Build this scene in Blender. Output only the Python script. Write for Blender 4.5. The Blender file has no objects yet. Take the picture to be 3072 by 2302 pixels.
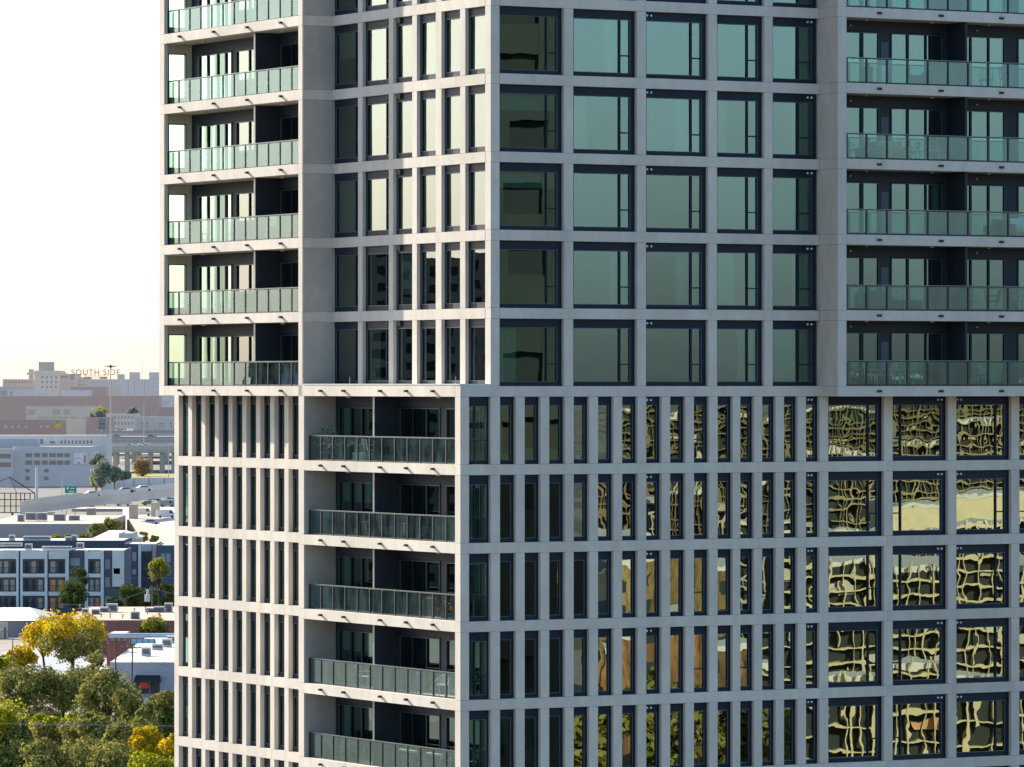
import bpy, math, random
from mathutils import Vector, Matrix
random.seed(7)
sc = bpy.context.scene
COL = sc.collection
EYE = 39.0
FPX = 15370.0          # focal length in photograph pixels
R = math.radians

# ------------------------------------------------------------------ materials
def new_mat(name):
    m = bpy.data.materials.new(name); m.use_nodes = True
    nt = m.node_tree; nt.nodes.clear()
    return m, nt, nt.nodes, nt.links
def N(nodes, t, **kw):
    n = nodes.new(t)
    for k, v in kw.items():
        if k in n.inputs: n.inputs[k].default_value = v
        else: setattr(n, k, v)
    return n
def surf(name, col, rough=0.7, var=0.15, scale=1.5, bump=0.0, metallic=0.0, big=0.0, col2=None, stretch=(1, 1, 1), spec=0.4, island=0.0, haze=0.0):
    """procedural matt or metal surface: base colour varied by noise at two sizes"""
    m, nt, ns, ln = new_mat(name)
    out = N(ns, 'ShaderNodeOutputMaterial'); p = N(ns, 'ShaderNodeBsdfPrincipled')
    p.inputs['Roughness'].default_value = rough; p.inputs['Metallic'].default_value = metallic
    p.inputs['Specular IOR Level'].default_value = spec
    tc = N(ns, 'ShaderNodeTexCoord'); mp = N(ns, 'ShaderNodeMapping'); mp.inputs['Scale'].default_value = stretch
    ln.new(tc.outputs['Object'], mp.inputs['Vector'])
    n1 = N(ns, 'ShaderNodeTexNoise', Scale=scale, Detail=5.0, Roughness=0.65)
    ln.new(mp.outputs[0], n1.inputs['Vector'])
    c2 = col2 or tuple(min(1, c * (1 + var)) for c in col)
    c1 = tuple(c * (1 - var) for c in col)
    mx = N(ns, 'ShaderNodeMix', data_type='RGBA')
    mr = N(ns, 'ShaderNodeMapRange'); mr.inputs['From Min'].default_value = .3; mr.inputs['From Max'].default_value = .7
    ln.new(n1.outputs['Fac'], mr.inputs['Value']); ln.new(mr.outputs[0], mx.inputs['Factor'])
    mx.inputs['A'].default_value = (*c1, 1); mx.inputs['B'].default_value = (*c2, 1)
    last = mx.outputs['Result']
    def mul(src, lo, hi):
        mr2 = N(ns, 'ShaderNodeMapRange'); mr2.inputs['From Min'].default_value = .0 if src is None else .25
        mr2.inputs['From Max'].default_value = 1. if src is None else .75
        mr2.inputs['To Min'].default_value = lo; mr2.inputs['To Max'].default_value = hi
        return mr2
    if big:
        n2 = N(ns, 'ShaderNodeTexNoise', Scale=scale * .13, Detail=3.0)
        ln.new(mp.outputs[0], n2.inputs['Vector'])
        mr2 = mul(1, 1 - big, 1 + big); ln.new(n2.outputs['Fac'], mr2.inputs['Value'])
        vm = N(ns, 'ShaderNodeVectorMath', operation='SCALE')
        ln.new(last, vm.inputs[0]); ln.new(mr2.outputs[0], vm.inputs['Scale']); last = vm.outputs[0]
    if island:
        g = N(ns, 'ShaderNodeNewGeometry'); mr3 = mul(None, 1 - island, 1 + island)
        ln.new(g.outputs['Random Per Island'], mr3.inputs['Value'])
        vm = N(ns, 'ShaderNodeVectorMath', operation='SCALE')
        ln.new(last, vm.inputs[0]); ln.new(mr3.outputs[0], vm.inputs['Scale']); last = vm.outputs[0]
    ln.new(last, p.inputs['Base Color'])
    if bump:
        b = N(ns, 'ShaderNodeBump', Strength=1.0, Distance=bump); n3 = N(ns, 'ShaderNodeTexNoise', Scale=scale * 9, Detail=4.0)
        ln.new(mp.outputs[0], n3.inputs['Vector']); ln.new(n3.outputs['Fac'], b.inputs['Height']); ln.new(b.outputs[0], p.inputs['Normal'])
    if haze > .01:    # distance haze put into the far surface as flat emission
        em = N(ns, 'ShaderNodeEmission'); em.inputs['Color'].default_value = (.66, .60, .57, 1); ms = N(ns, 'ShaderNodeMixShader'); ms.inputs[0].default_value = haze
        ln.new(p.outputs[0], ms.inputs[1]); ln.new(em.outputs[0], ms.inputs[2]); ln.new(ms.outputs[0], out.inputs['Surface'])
    else: ln.new(p.outputs[0], out.inputs['Surface'])
    return m
def glass(name, refl, tint, trans, tcol, wave=0.002, wscale=1.1, diff=0.0, dcol=(.5, .6, .57), rough=0.0, streak=0.0):
    """coated window glass: wavy mirror over tinted see-through, facing-angle weighted"""
    m, nt, ns, ln = new_mat(name)
    out = N(ns, 'ShaderNodeOutputMaterial')
    gl = N(ns, 'ShaderNodeBsdfAnisotropic'); gl.inputs['Roughness'].default_value = rough; gl.inputs['Color'].default_value = (*tint, 1)
    tr = N(ns, 'ShaderNodeBsdfTransparent'); tr.inputs['Color'].default_value = (*tcol, 1)
    tc = N(ns, 'ShaderNodeTexCoord')
    base = tr
    if trans < 1:
        dk = N(ns, 'ShaderNodeBsdfDiffuse'); dk.inputs['Color'].default_value = (*dcol, 1)
        mm = N(ns, 'ShaderNodeMixShader'); mm.inputs[0].default_value = trans
        if streak:
            nz = N(ns, 'ShaderNodeTexNoise', Scale=2.3, Detail=4.0); mp = N(ns, 'ShaderNodeMapping'); mp.inputs['Scale'].default_value = (1, 1, .35)
            ln.new(tc.outputs['Object'], mp.inputs['Vector']); ln.new(mp.outputs[0], nz.inputs['Vector'])
            mr = N(ns, 'ShaderNodeMapRange'); mr.inputs['From Min'].default_value = .3; mr.inputs['From Max'].default_value = .7
            mr.inputs['To Min'].default_value = trans - streak; mr.inputs['To Max'].default_value = min(1, trans + streak)
            ln.new(nz.outputs['Fac'], mr.inputs['Value']); ln.new(mr.outputs[0], mm.inputs[0])
        ln.new(dk.outputs[0], mm.inputs[1]); ln.new(tr.outputs[0], mm.inputs[2]); base = mm
    fr = N(ns, 'ShaderNodeFresnel', IOR=1.45)
    ad = N(ns, 'ShaderNodeMath', operation='MULTIPLY_ADD'); ad.inputs[1].default_value = 1 - refl; ad.inputs[2].default_value = refl
    ad.use_clamp = True
    ln.new(fr.outputs[0], ad.inputs[0])
    ms = N(ns, 'ShaderNodeMixShader'); ln.new(ad.outputs[0], ms.inputs[0])
    if wave:
        nz = N(ns, 'ShaderNodeTexNoise', Scale=wscale, Detail=1.5, Roughness=.35); ln.new(tc.outputs['Object'], nz.inputs['Vector'])
        b = N(ns, 'ShaderNodeBump', Strength=1.0, Distance=wave); ln.new(nz.outputs['Fac'], b.inputs['Height'])
        ln.new(b.outputs[0], gl.inputs['Normal'])
    ln.new(base.outputs[0], ms.inputs[1]); ln.new(gl.outputs[0], ms.inputs[2]); ln.new(ms.outputs[0], out.inputs['Surface'])
    return m

M = {}
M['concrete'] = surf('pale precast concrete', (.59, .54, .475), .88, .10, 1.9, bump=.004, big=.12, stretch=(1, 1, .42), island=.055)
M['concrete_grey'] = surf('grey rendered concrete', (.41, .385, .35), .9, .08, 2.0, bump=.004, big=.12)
M['soffit'] = surf('soffit concrete', (.40, .36, .31), .9, .08, 1.0, big=.08)
M['frame'] = surf('dark window metal', (.006, .014, .029), .5, .15, 3, spec=.25)
M['lip'] = surf('window bead metal', (.06, .09, .125), .35, .1, 3)
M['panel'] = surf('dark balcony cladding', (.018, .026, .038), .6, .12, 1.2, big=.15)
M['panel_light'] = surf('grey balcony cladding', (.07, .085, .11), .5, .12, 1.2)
M['rail'] = surf('dark railing metal', (.018, .028, .035), .35, .1, 3)
M['rail_edge'] = surf('light top rail metal', (.16, .19, .19), .35, .1, 3, metallic=.6)
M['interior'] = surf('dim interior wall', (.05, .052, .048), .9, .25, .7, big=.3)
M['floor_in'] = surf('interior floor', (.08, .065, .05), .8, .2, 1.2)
M['curtain'] = surf('pale curtain', (.62, .64, .56), .9, .12, 4, stretch=(6, 6, .3), bump=.01)
M['blind'] = surf('roller blind', (.55, .56, .50), .85, .06, 2)
M['pane'] = glass('coated window glass', .21, (.53, .72, .69), 1, (.30, .54, .47), wave=.0007, wscale=1.15)
M['pane_low'] = glass('mirror coated glass', .29, (.62, .74, .60), 1, (.16, .30, .26), wave=.0008, wscale=1.05)
M['pane_sky'] = glass('bright coated glass', .165, (.84, .96, .90), 1, (.32, .46, .40), wave=.0006, wscale=1.0)
M['pane_clear'] = glass('clear end glass', .06, (.9, 1, .95), 1, (.86, 1, .90), wave=0)
M['balustrade'] = glass('green balustrade glass', .075, (.66, .90, .90), .92, (.58, .78, .72), wave=.0008, diff=.2, dcol=(.24, .36, .35), streak=.09)
M['drain'] = surf('drain spout', (.02, .02, .02), .6, .1, 3)
M['white'] = surf('white paint', (.72, .72, .70), .6, .06, 2)
M['lamp'] = surf('ceiling lamp glass', (.7, .6, .42), .4, .05, 3)
M['leafdark'] = None

# ------------------------------------------------------------------ mesh builder
class MB:
    def __init__(s): s.v = []; s.f = []; s.mi = []; s.cur = 0
    def quad(s, pts):
        i = len(s.v); s.v += [tuple(p) for p in pts]; s.f.append(tuple(range(i, i + len(pts)))); s.mi.append(s.cur); return s
    def hexa(s, p):   # 8 points: bottom 0-3 ccw, top 4-7
        i = len(s.v); s.v += [tuple(q) for q in p]
        for q in ((3, 2, 1, 0), (4, 5, 6, 7), (0, 1, 5, 4), (1, 2, 6, 5), (2, 3, 7, 6), (3, 0, 4, 7)):
            s.f.append(tuple(i + k for k in q)); s.mi.append(s.cur)
        return s
    def box(s, x0, x1, y0, y1, z0, z1):
        if x0 > x1: x0, x1 = x1, x0
        if y0 > y1: y0, y1 = y1, y0
        if z0 > z1: z0, z1 = z1, z0
        s.hexa([(x0, y0, z0), (x1, y0, z0), (x1, y1, z0), (x0, y1, z0), (x0, y0, z1), (x1, y0, z1), (x1, y1, z1), (x0, y1, z1)])
        return s
    def tube(s, pts, r, n=6, r2=None, cap=True):
        pts = [Vector(p) for p in pts]; rings = []
        for i, p in enumerate(pts):
            d = (pts[min(i + 1, len(pts) - 1)] - pts[max(i - 1, 0)])
            if d.length < 1e-9: d = Vector((0, 0, 1))
            d.normalize()
            a = d.orthogonal().normalized() if abs(d.z) < .9 else Vector((1, 0, 0)).cross(d).normalized()
            b = d.cross(a)
            t = i / max(1, len(pts) - 1); rr = r if r2 is None else r + (r2 - r) * t
            base = len(s.v)
            for k in range(n):
                an = 2 * math.pi * k / n
                s.v.append(tuple(p + (a * math.cos(an) + b * math.sin(an)) * rr))
            rings.append(base)
        for i in range(len(rings) - 1):
            for k in range(n):
                k2 = (k + 1) % n
                s.f.append((rings[i] + k, rings[i] + k2, rings[i + 1] + k2, rings[i + 1] + k)); s.mi.append(s.cur)
        if cap:
            s.f.append(tuple(rings[0] + k for k in range(n))[::-1]); s.mi.append(s.cur)
            s.f.append(tuple(rings[-1] + k for k in range(n))); s.mi.append(s.cur)
        return s
    def build(s, name, mat, parent=None, loc=None, smooth=False):
        me = bpy.data.meshes.new(name); me.from_pydata(s.v, [], s.f)
        mats = mat if isinstance(mat, (list, tuple)) else [mat]
        for m in mats: me.materials.append(m)
        if len(mats) > 1: me.polygons.foreach_set('material_index', s.mi)
        if smooth: me.polygons.foreach_set('use_smooth', [True] * len(me.polygons))
        me.update()
        o = bpy.data.objects.new(name, me); COL.objects.link(o)
        if parent: o.parent = parent
        if loc: o.location = loc
        return o
def tag(o, label, cat, group=None, kind=None):
    if label: o['label'] = label
    if cat: o['category'] = cat
    if group: o['group'] = group
    if kind: o['kind'] = kind
    return o
def empty(name, loc, rz=0, label=None, cat=None, group=None):
    o = bpy.data.objects.new(name, None); COL.objects.link(o); o.location = loc; o.rotation_euler = (0, 0, rz)
    o.empty_display_size = .3
    return tag(o, label, cat, group)
def kids(o): return [c for c in COL.objects if c.parent is o]
def copy_tree(o, parent=None):
    c = o.copy(); COL.objects.link(c); c.parent = parent
    for ch in kids(o): copy_tree(ch, c)
    return c
def W(px, py, Y): return Vector(((px - 1536) * Y / FPX, Y, EYE - (py - 1151) * Y / FPX))
def XP(px, Y): return (px - 1536) * Y / FPX
def ZP(py, Y): return EYE - (py - 1151) * Y / FPX

# ------------------------------------------------------------------ the tower
# tower frame: x runs along the shaded street face (away to the right), y runs along the sunny faces (away to the left)
YAW = math.atan2(.4879, .8729)
tower = empty('apartment_tower', (-.8328, 200, 0), YAW, 'pale concrete apartment tower with recessed windows and glass railed balconies', 'building')
FH = 3.058
def ZK(k): return EYE - .104 + k * FH
BH = .41
def P(face, s, z, d, pl):     # face R: plane y=pl, L: plane x=pl ; d = depth into the wall
    return (s, pl + d, z) if face == 'R' else (pl + d, s, z)
def fbox(mb, face, s0, s1, z0, z1, d0, d1, pl):
    if face == 'R': mb.box(s0, s1, pl + d0, pl + d1, z0, z1)
    else: mb.box(pl + d0, pl + d1, s0, s1, z0, z1)
def pierline(face, s0, s1, ks, pl, depth, name='pier', mat='concrete', d0=0.0):
    mb = MB()
    for k in ks: fbox(mb, face, s0, s1, ZK(k) + .008, ZK(k + 1) - BH - .008, d0, depth, pl)
    return mb.build(name, M[mat], tower)
def beam(face, s0, s1, k, pl, depth, joints=(), name='spandrel_beam', top=0.0, z1=None):
    mb = MB(); cuts = sorted([s0, s1] + [j for j in joints if s0 < j < s1])
    for a, b in zip(cuts[:-1], cuts[1:]):
        fbox(mb, face, a + .005, b - .005, ZK(k) - BH, ZK(k) + top, 0, depth, pl)
    return mb.build(name, M['concrete'], tower)
def wall_open(face, s0, s1, z0, z1, ops, d0, d1, pl, name, mat):
    """wall slab with rectangular openings [(a,b,za,zb)] that do not overlap along s"""
    mb = MB(); cur = s0
    for a, b, za, zb in sorted(ops):
        if a > cur: fbox(mb, face, cur, a, z0, z1, d0, d1, pl)
        if za > z0: fbox(mb, face, a, b, z0, za, d0, d1, pl)
        if zb < z1: fbox(mb, face, a, b, zb, z1, d0, d1, pl)
        cur = b
    if cur < s1: fbox(mb, face, cur, s1, z0, z1, d0, d1, pl)
    return mb.build(name, mat, tower)
def window(name, face, s0, s1, z0, z1, pl, rec, head, sill, fl, fr, splits=(), bars=(), pane='pane', blind=None, vents=None, fade=None):
    """metal-framed window: fl/fr = frame width at the s0/s1 side; splits = [(s, width)] mullions; bars = [(sa, sb, z)]"""
    g = .004
    fm = MB(); D0, D1 = rec, rec + .12
    a, b = s0 + g, s1 - g; za, zb = z0 + g, z1 - g
    fbox(fm, face, a, b, zb - head, zb, D0, D1, pl)
    fbox(fm, face, a, b, za, za + sill, D0, D1, pl)
    fbox(fm, face, a, a + fl, za + sill, zb - head, D0, D1, pl)
    fbox(fm, face, b - fr, b, za + sill, zb - head, D0, D1, pl)
    ga, gb, gza, gzb = a + fl, b - fr, za + sill, zb - head
    fm.cur = 1                                   # lighter glazing bead
    L = .022
    fbox(fm, face, ga, gb, gzb - L, gzb, D0 - .006, D0 + .05, pl)
    fbox(fm, face, ga, gb, gza, gza + L, D0 - .006, D0 + .05, pl)
    fbox(fm, face, ga, ga + L, gza + L, gzb - L, D0 - .006, D0 + .05, pl)
    fbox(fm, face, gb - L, gb, gza + L, gzb - L, D0 - .006, D0 + .05, pl)
    fm.cur = 0
    for s, w in splits: fbox(fm, face, s - w / 2, s + w / 2, gza + L, gzb - L, D0 + .01, D1, pl)
    for sa, sb, z, w in bars: fbox(fm, face, max(sa, ga + L), min(sb, gb - L), z - w / 2, z + w / 2, D0 + .012, D1 - .005, pl)
    o = fm.build(name, [M['frame'], M['lip']], tower)
    pm = MB()
    dd = rec + .07
    tx, tz = rnd.uniform(-.003, .003), rnd.uniform(-.004, .004)     # no two panes sit quite true
    c = [P(face, ga, gza, dd - tx - tz, pl), P(face, gb, gza, dd + tx - tz, pl), P(face, gb, gzb, dd + tx + tz, pl), P(face, ga, gzb, dd - tx + tz, pl)]
    # face normal outward: R -> -y ; L -> -x
    if face == 'L': c = c[::-1]
    pm.quad(c); pm.build('pane', M[pane], o)
    if blind:
        kind, amt, mt = blind
        bm_ = MB()
        if kind == 'v':   # roller blind pulled down by amt of the height
            fbox(bm_, face, ga + .02, gb - .02, gzb - (gzb - gza) * amt, gzb, rec + .2, rec + .21, pl)
            bm_.build('roller_blind', M[mt], o)
        else:             # curtain covering part of the width, folded
            n = max(4, int((gb - ga) * abs(amt) / .09)); w = (gb - ga) * abs(amt)
            st = ga if amt > 0 else gb - w
            for i in range(n):
                q0, q1 = st + w * i / n, st + w * (i + 1) / n
                da, db = (.22, .30) if i % 2 else (.30, .22)
                bm_.quad([P(face, q0, gza, rec + da, pl), P(face, q1, gza, rec + db, pl), P(face, q1, gzb, rec + db, pl), P(face, q0, gzb, rec + da, pl)])
            bm_.build('curtain', M[mt], o)
    if vents:
        for s in vents:
            vb = MB(); q = P(face, s, zb - head * .42, rec, pl); out = P(face, s, zb - head * .42, rec - .05, pl)
            vb.tube([q, out], .042, 10); vb.build('vent_cap', M['white'], o)
    return o
rnd = random.Random(3)
def rblind(p=.45):
    r = rnd.random()
    if r > p: return None
    return rnd.choice([('v', rnd.choice([.3, .5, .8, 1.0]), 'blind'), ('c', rnd.choice([.3, .5, -.3, -.4, 1.0]), 'curtain')])

UP = range(0, 6); LO = range(-6, 0)
XE = 32.0        # far right end of the built street face
# ---- street face, upper: five wide bays
UR = [(.395, 3.298), (3.717, 6.635), (7.05, 9.94), (10.353, 12.579), (12.981, 15.16)]
prev = 0.0
edges = []
for a, b in UR: edges.append((prev, a)); prev = b
pierline('R', 0, .395, UP, 0, .44, name='corner_pier')
for a, b in edges[1:]: pierline('R', a, b, UP, 0, .34)
for k in range(0, 7):
    if k == 0: beam('R', -1.35, XE, 0, 0, .5, joints=(5.76, 12.3, 18.5, 24.8))
    else: beam('R', 0, 15.21, k, 0, .5, joints=(0.39,))
for k in UP:
    z0, z1 = ZK(k), ZK(k + 1) - BH
    for i, (a, b) in enumerate(UR):
        gz0, gz1 = z0 + .17, z1 - .36
        cas = .46 if i < 4 else .62
        m1 = b - .22 - cas
        bars = [(m1, b, gz0 + (gz1 - gz0) * .33, .05)]
        window('picture_window', 'R', a, b, z0, z1, 0, .18, .34, .16, .10, .2, splits=[(m1, .075 if i else .05)], bars=bars,
               blind=rblind(.6) if i else rnd.choice([None, ('c', .35, 'curtain'), ('c', -.25, 'curtain'), ('v', .3, 'blind')]),
               vents={2: [a + .14, a + .33], 4: [b - .42, b - .23]}.get(i))
# ---- street face, lower: narrow bays then wide bays
LR = [(-.964, .01), (.417, 1.129)] + [(1.523 + 1.1075 * i, 1.523 + 1.1075 * i + .712) for i in range(9)] + [(11.45, 12.10), (12.485, 13.125), (13.52, 14.17), (14.57, 15.22)]
BR = [(15.637, 18.334), (18.757, 21.481), (21.886, 24.626), (25.028, 27.75), (28.15, 30.87)]
allr = LR + BR
prev = -1.35
for i, (a, b) in enumerate(allr):
    pierline('R', prev, a, LO, 0, .34, name='corner_pier' if i == 0 else 'pier'); prev = b
pierline('R', prev, XE, LO, 0, .34)
for k in range(-6, 0): beam('R', -1.35, XE, k, 0, .5, joints=(-.96, 5.76, 12.3, 18.5, 24.8))
for k in LO:
    z0, z1 = ZK(k), ZK(k + 1) - BH
    for i, (a, b) in enumerate(LR):
        if i == 0:
            window('narrow_window', 'R', a, b, z0, z1, 0, .18, .36, .16, .02, .10, splits=[(a + .36, .05)], bars=[(a, b, z0 + .95, .03)], blind=('c', .3 if k % 2 else .55, 'curtain'))
        else:
            bars = [(a, b, z0 + .93, .045)] if i in (9, 11, 13) else []
            window('narrow_window', 'R', a, b, z0, z1, 0, .18, .33, .15, .015, .12, bars=bars, blind=rblind(.25), pane='pane_low',
                   vents={7: [a + .12, a + .30], 14: [a + .2, a + .36]}.get(i))
    for i, (a, b) in enumerate(BR):
        m = a + .12 + .40 if i % 2 else b - .22 - .42
        bar = (a, m, z0 + .92, .05) if i % 2 else (m, b, z0 + .92, .05)
        window('picture_window', 'R', a, b, z0, z1, 0, .18, .35, .18, .10, .2, splits=[(m, .07)], bars=[bar], blind=rblind(.1), pane='pane_low',
               vents={1: [b - .4, b - .22], 2: [a + .15, a + .33]}.get(i))
# ---- projecting balcony block on the street face (upper right)
PD = 1.342; DX = 15.224
DIV = [21.51, 28.3]
for k in UP:
    z0, z1 = ZK(k), ZK(k + 1) - BH
    mb = MB().box(DX + .004, DX + .42, -PD, .30, z0 + .008, z1 - .008); mb.build('side_wall', M['concrete'], tower)
    w0 = z0 + .06; w1 = z1 - .42
    ops = [(15.78, 18.20, w0, w1), (18.70, 21.32, w0, w1), (21.9, 24.42, w0, w1), (24.98, 28.0, w0, w1), (28.6, 31.0, w0, w1)]
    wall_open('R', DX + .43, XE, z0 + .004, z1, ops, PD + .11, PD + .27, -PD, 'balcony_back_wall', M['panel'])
    for j, (a, b, c, d) in enumerate(ops):
        if j == 0: sp = [(17.33, .14)]
        elif j == 1: sp = [(19.57, .09), (20.46, .07), (20.72, .06)]
        elif j == 2: sp = [(22.68, .08), (23.57, .08)]
        else: sp = [((a + b) / 2, .08)]
        bl = None
        if rnd.random() < .3: bl = ('c', rnd.choice([.3, -.3]), 'curtain')
        window('balcony_door', 'R', a, b, c, d, -PD, PD + .08, .06, .05, .05, .05, splits=sp, blind=bl)
    pl_ = MB(); pl_.box(18.26, 18.62, .10, .105, z0 + .1, z1 - .85); pl_.build('cladding_panel', M['panel_light'], tower)
    for x in DIV:
        MB().box(x, x + .10, -PD + .14, .105, z0 + .004, z1).build('balcony_divider', M['panel'], tower)
    for x in (16.9, 20.1, 22.9, 26.4):
        MB().tube([(x + .35, -.35, z1 - .05), (x + .35, -.35, z1)], .07, 10).build('ceiling_light', M['lamp'], tower)
    for x in (16.75, 22.95):
        MB().tube([(x, .04, z1 - .22), (x, .10, z1 - .22)], .035, 8).build('wall_light', M['lamp'], tower)
for k in range(0, 7):
    mb = MB(); 
    mb.box(DX, DX + .42, -PD, .25, ZK(k) - BH, ZK(k)); mb.box(DX + .43, 23.2, -PD, .25, ZK(k) - BH, ZK(k)); mb.box(23.21, XE, -PD, .25, ZK(k) - BH, ZK(k))
    if k == 0:
        mb = MB(); mb.box(DX, XE, -PD, -.004, ZK(0) - BH - .006, ZK(0)); mb.box(DX + .01, XE, -.003, .25, ZK(0) + .002, ZK(0) + .006)
    mb.build('balcony_slab', M['concrete'], tower)
    for x in (17.226, 20.22, 23.2, 26.2, 29.2):
        MB().box(x - .11, x + .11, -PD - .05, -PD + .01, ZK(k) - .25, ZK(k) - .16).build('drain_spout', M['drain'], tower)
def railing(face, s0, s1, n, z0, d, pl, end=None, h=1.02, pw=.055):
    fm = MB(); step = (s1 - s0) / n
    fbox(fm, face, s0, s1, z0 + h - .035, z0 + h, d - .02, d + .03, pl)
    fbox(fm, face, s0, s1, z0 + .015, z0 + .06, d - .015, d + .02, pl)
    for i in range(n + 1):
        s = s0 + step * i; s = min(max(s, s0 + pw / 2), s1 - pw / 2)
        fbox(fm, face, s - pw / 2, s + pw / 2, z0, z0 + h - .036, d - .03, d + .035, pl)
    if end is not None:   # short return back to the wall at one end
        e0, e1 = end
        sx = s1 if e0 else s0
        for q in (d, d + .22):
            fbox(fm, face, sx - .02, sx + .02, z0, z0 + h - .036, q, q + .03, pl)
    o = fm.build('balcony_railing', M['rail'], tower)
    t = MB(); fbox(t, face, s0, s1, z0 + h + .001, z0 + h + .022, d - .025, d + .035, pl); t.build('top_rail', M['rail_edge'], o)
    g = MB()
    for i in range(n):
        a, b = s0 + step * i + .045, s0 + step * (i + 1) - .045
        q = [P(face, a, z0 + .065, d, pl), P(face, b, z0 + .065, d, pl), P(face, b, z0 + h - .045, d, pl), P(face, a, z0 + h - .045, d, pl)]
        g.quad(q if face == 'R' else q[::-1])
    g.build('glass_infill', M['balustrade'], o)
    return o
for k in UP: railing('R', 15.66, 31.5, 16, ZK(k), .07, -PD, pw=.075)

# ---- sunny side: upper balcony block A, lower balcony box C, recessed window strip B, lower slot-window wall
PA = -1.35; AL, AR = 27.4, 13.593; BKA = .12
for k in range(0, 7):
    mb = MB(); y0 = AR; 
    zb, zt = ZK(k) - BH, ZK(k)
    for a, b in ((13.593, 13.95), (13.96, 26.87), (26.88, 27.4)): mb.box(PA, BKA + .2, a, b, zb, zt)
    mb.build('balcony_slab', M['concrete'], tower)
    for u in (25.221, 21.863, 18.64, 15.484):
        MB().box(PA - .14, PA + .01, u - .055, u + .055, zt - .24, zt - .15).build('drain_spout', M['drain'], tower)
for k in UP:
    z0, z1 = ZK(k), ZK(k + 1) - BH
    # end wall with a see-through opening, plus the corner pier
    mb = MB()
    zA, zB = z0 + .008, z1 - .008
    mb.box(PA, PA + .16, 26.88, 27.4, zA, zB)                                   # pier
    mb.box(PA + .16, -1.0, 27.18, 27.4, zA, zB); mb.box(-.15, BKA + .16, 27.18, 27.4, zA, zB)
    mb.box(-1.0, -.15, 27.18, 27.4, zA, z0 + .30); mb.box(-1.0, -.15, 27.18, 27.4, z1 - .40, zB)
    mb.build('end_wall', M['concrete'], tower)
    g = MB().box(-.998, -.152, 27.28, 27.29, z0 + .302, z1 - .402)
    fr = MB()
    for q in ((-1.0, -.965), (-.185, -.15)): fr.box(q[0], q[1], 27.17, 27.30, z0 + .30, z1 - .40)
    fr.box(-.965, -.185, 27.17, 27.30, z1 - .44, z1 - .40); fr.box(-.965, -.185, 27.17, 27.30, z0 + .30, z0 + .34)
    fo = fr.build('end_window', M['frame'], tower); g.build('pane', M['pane_clear'], fo)
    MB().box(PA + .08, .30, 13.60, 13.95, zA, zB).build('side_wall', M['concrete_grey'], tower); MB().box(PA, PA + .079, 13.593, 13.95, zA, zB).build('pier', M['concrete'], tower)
    w0, w1 = z0 + .06, z1 - .44
    ops = [(15.2, 18.55, w0, w1), (20.3, 22.78, w0, w1), (23.15, 26.48, w0, w1)]
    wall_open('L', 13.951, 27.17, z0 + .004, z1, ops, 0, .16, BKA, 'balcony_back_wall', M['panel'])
    window('balcony_door', 'L', *ops[0], BKA, -.03, .07, .05, .05, .05, splits=[(17.47, .07), (16.4, .07)], pane='pane_sky', blind=('c', .3, 'curtain') if k % 2 else None)
    window('balcony_door', 'L', *ops[1], BKA, -.03, .07, .05, .05, .05, splits=[(21.5, .06)], pane='pane_sky')
    window('balcony_door', 'L', *ops[2], BKA, -.03, .07, .05, .05, .05, splits=[(25.58, .12), (24.60, .10), (23.80, .12)], pane='pane_sky', blind=('c', -.25, 'curtain') if k % 3 == 0 else None)
    dv = MB().box(PA + .34, BKA - .004, 18.62, 18.75, z0 + .004, z1).build('balcony_divider', M['panel'], tower); MB().box(PA + .32, PA + .339, 18.61, 18.76, z0 + .004, z1).build('edge_trim', M['rail_edge'], dv)
    for u in (24.6, 17.0):
        MB().tube([(-.55, u, z1 - .06), (-.55, u, z1)], .08, 10).build('ceiling_light', M['lamp'], tower)
    railing('L', 13.97, 27.0, 12, z0, .25, PA, end=(True, 0))
# recessed strip B on plane x=0
UB = [(.473, 2.068), (2.49, 4.043), (4.515, 6.109), (6.504, 8.141), (8.528, 10.821), (11.218, 13.59)]
for k in range(1, 7): beam('L', .443, 13.585, k, 0, .5, joints=(.46,))
# the main beam box of the street face already closes the corner (y 0..0.5); strip beams start behind it
prevs = [(0.443, .473)] + [(UB[i][1], UB[i + 1][0]) for i in range(5)]
for a, b in prevs[1:]: pierline('L', a, b, UP, 0, .30)
for k in UP:
    z0, z1 = ZK(k), ZK(k + 1) - BH
    for i, (a, b) in enumerate(UB):
        sp = []; bars = []
        if i == 4: sp = [(a + .50, .05)]; bars = [(a, a + .5, z0 + .95, .04)]
        if i == 5: sp = [(a + .52, .05)]; bars = [(a, a + .52, z0 + .95, .04)]
        o = window('tall_window', 'L', a, b, z0, z1, 0, .15, .31, .2, .04, .09, splits=sp, bars=bars, pane='pane_sky',
                   blind=rblind(.2))
        if i in (3, 4):
            s = b - .35 if i == 3 else a + .3
            v = MB(); v.tube([(.06, s, z1 - .12), (.16, s, z1 - .12)], .13, 12); v.build('exhaust_vent', M['drain'], o)
# lower slot windows on plane x=-.45
PL = -.45
LL = [(26.348 - 1.331 * i, 27.325 - 1.331 * i) for i in range(10)]
LL = [(a, a + .955) for a, b in LL]
pr = 27.745
for i, (a, b) in enumerate(LL):
    pierline('L', b, pr, LO, PL, .30); pr = a
for k in LO: beam('L', 13.94, 27.745, k, PL, .5, joints=(18.25,))
for k in LO:
    z0, z1 = ZK(k), ZK(k + 1) - BH
    for i, (a, b) in enumerate(LL):
        window('slot_window', 'L', a, b, z0, z1, PL, .20, .34, .16, .03, .05, pane='pane', blind=rblind(.35))
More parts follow.
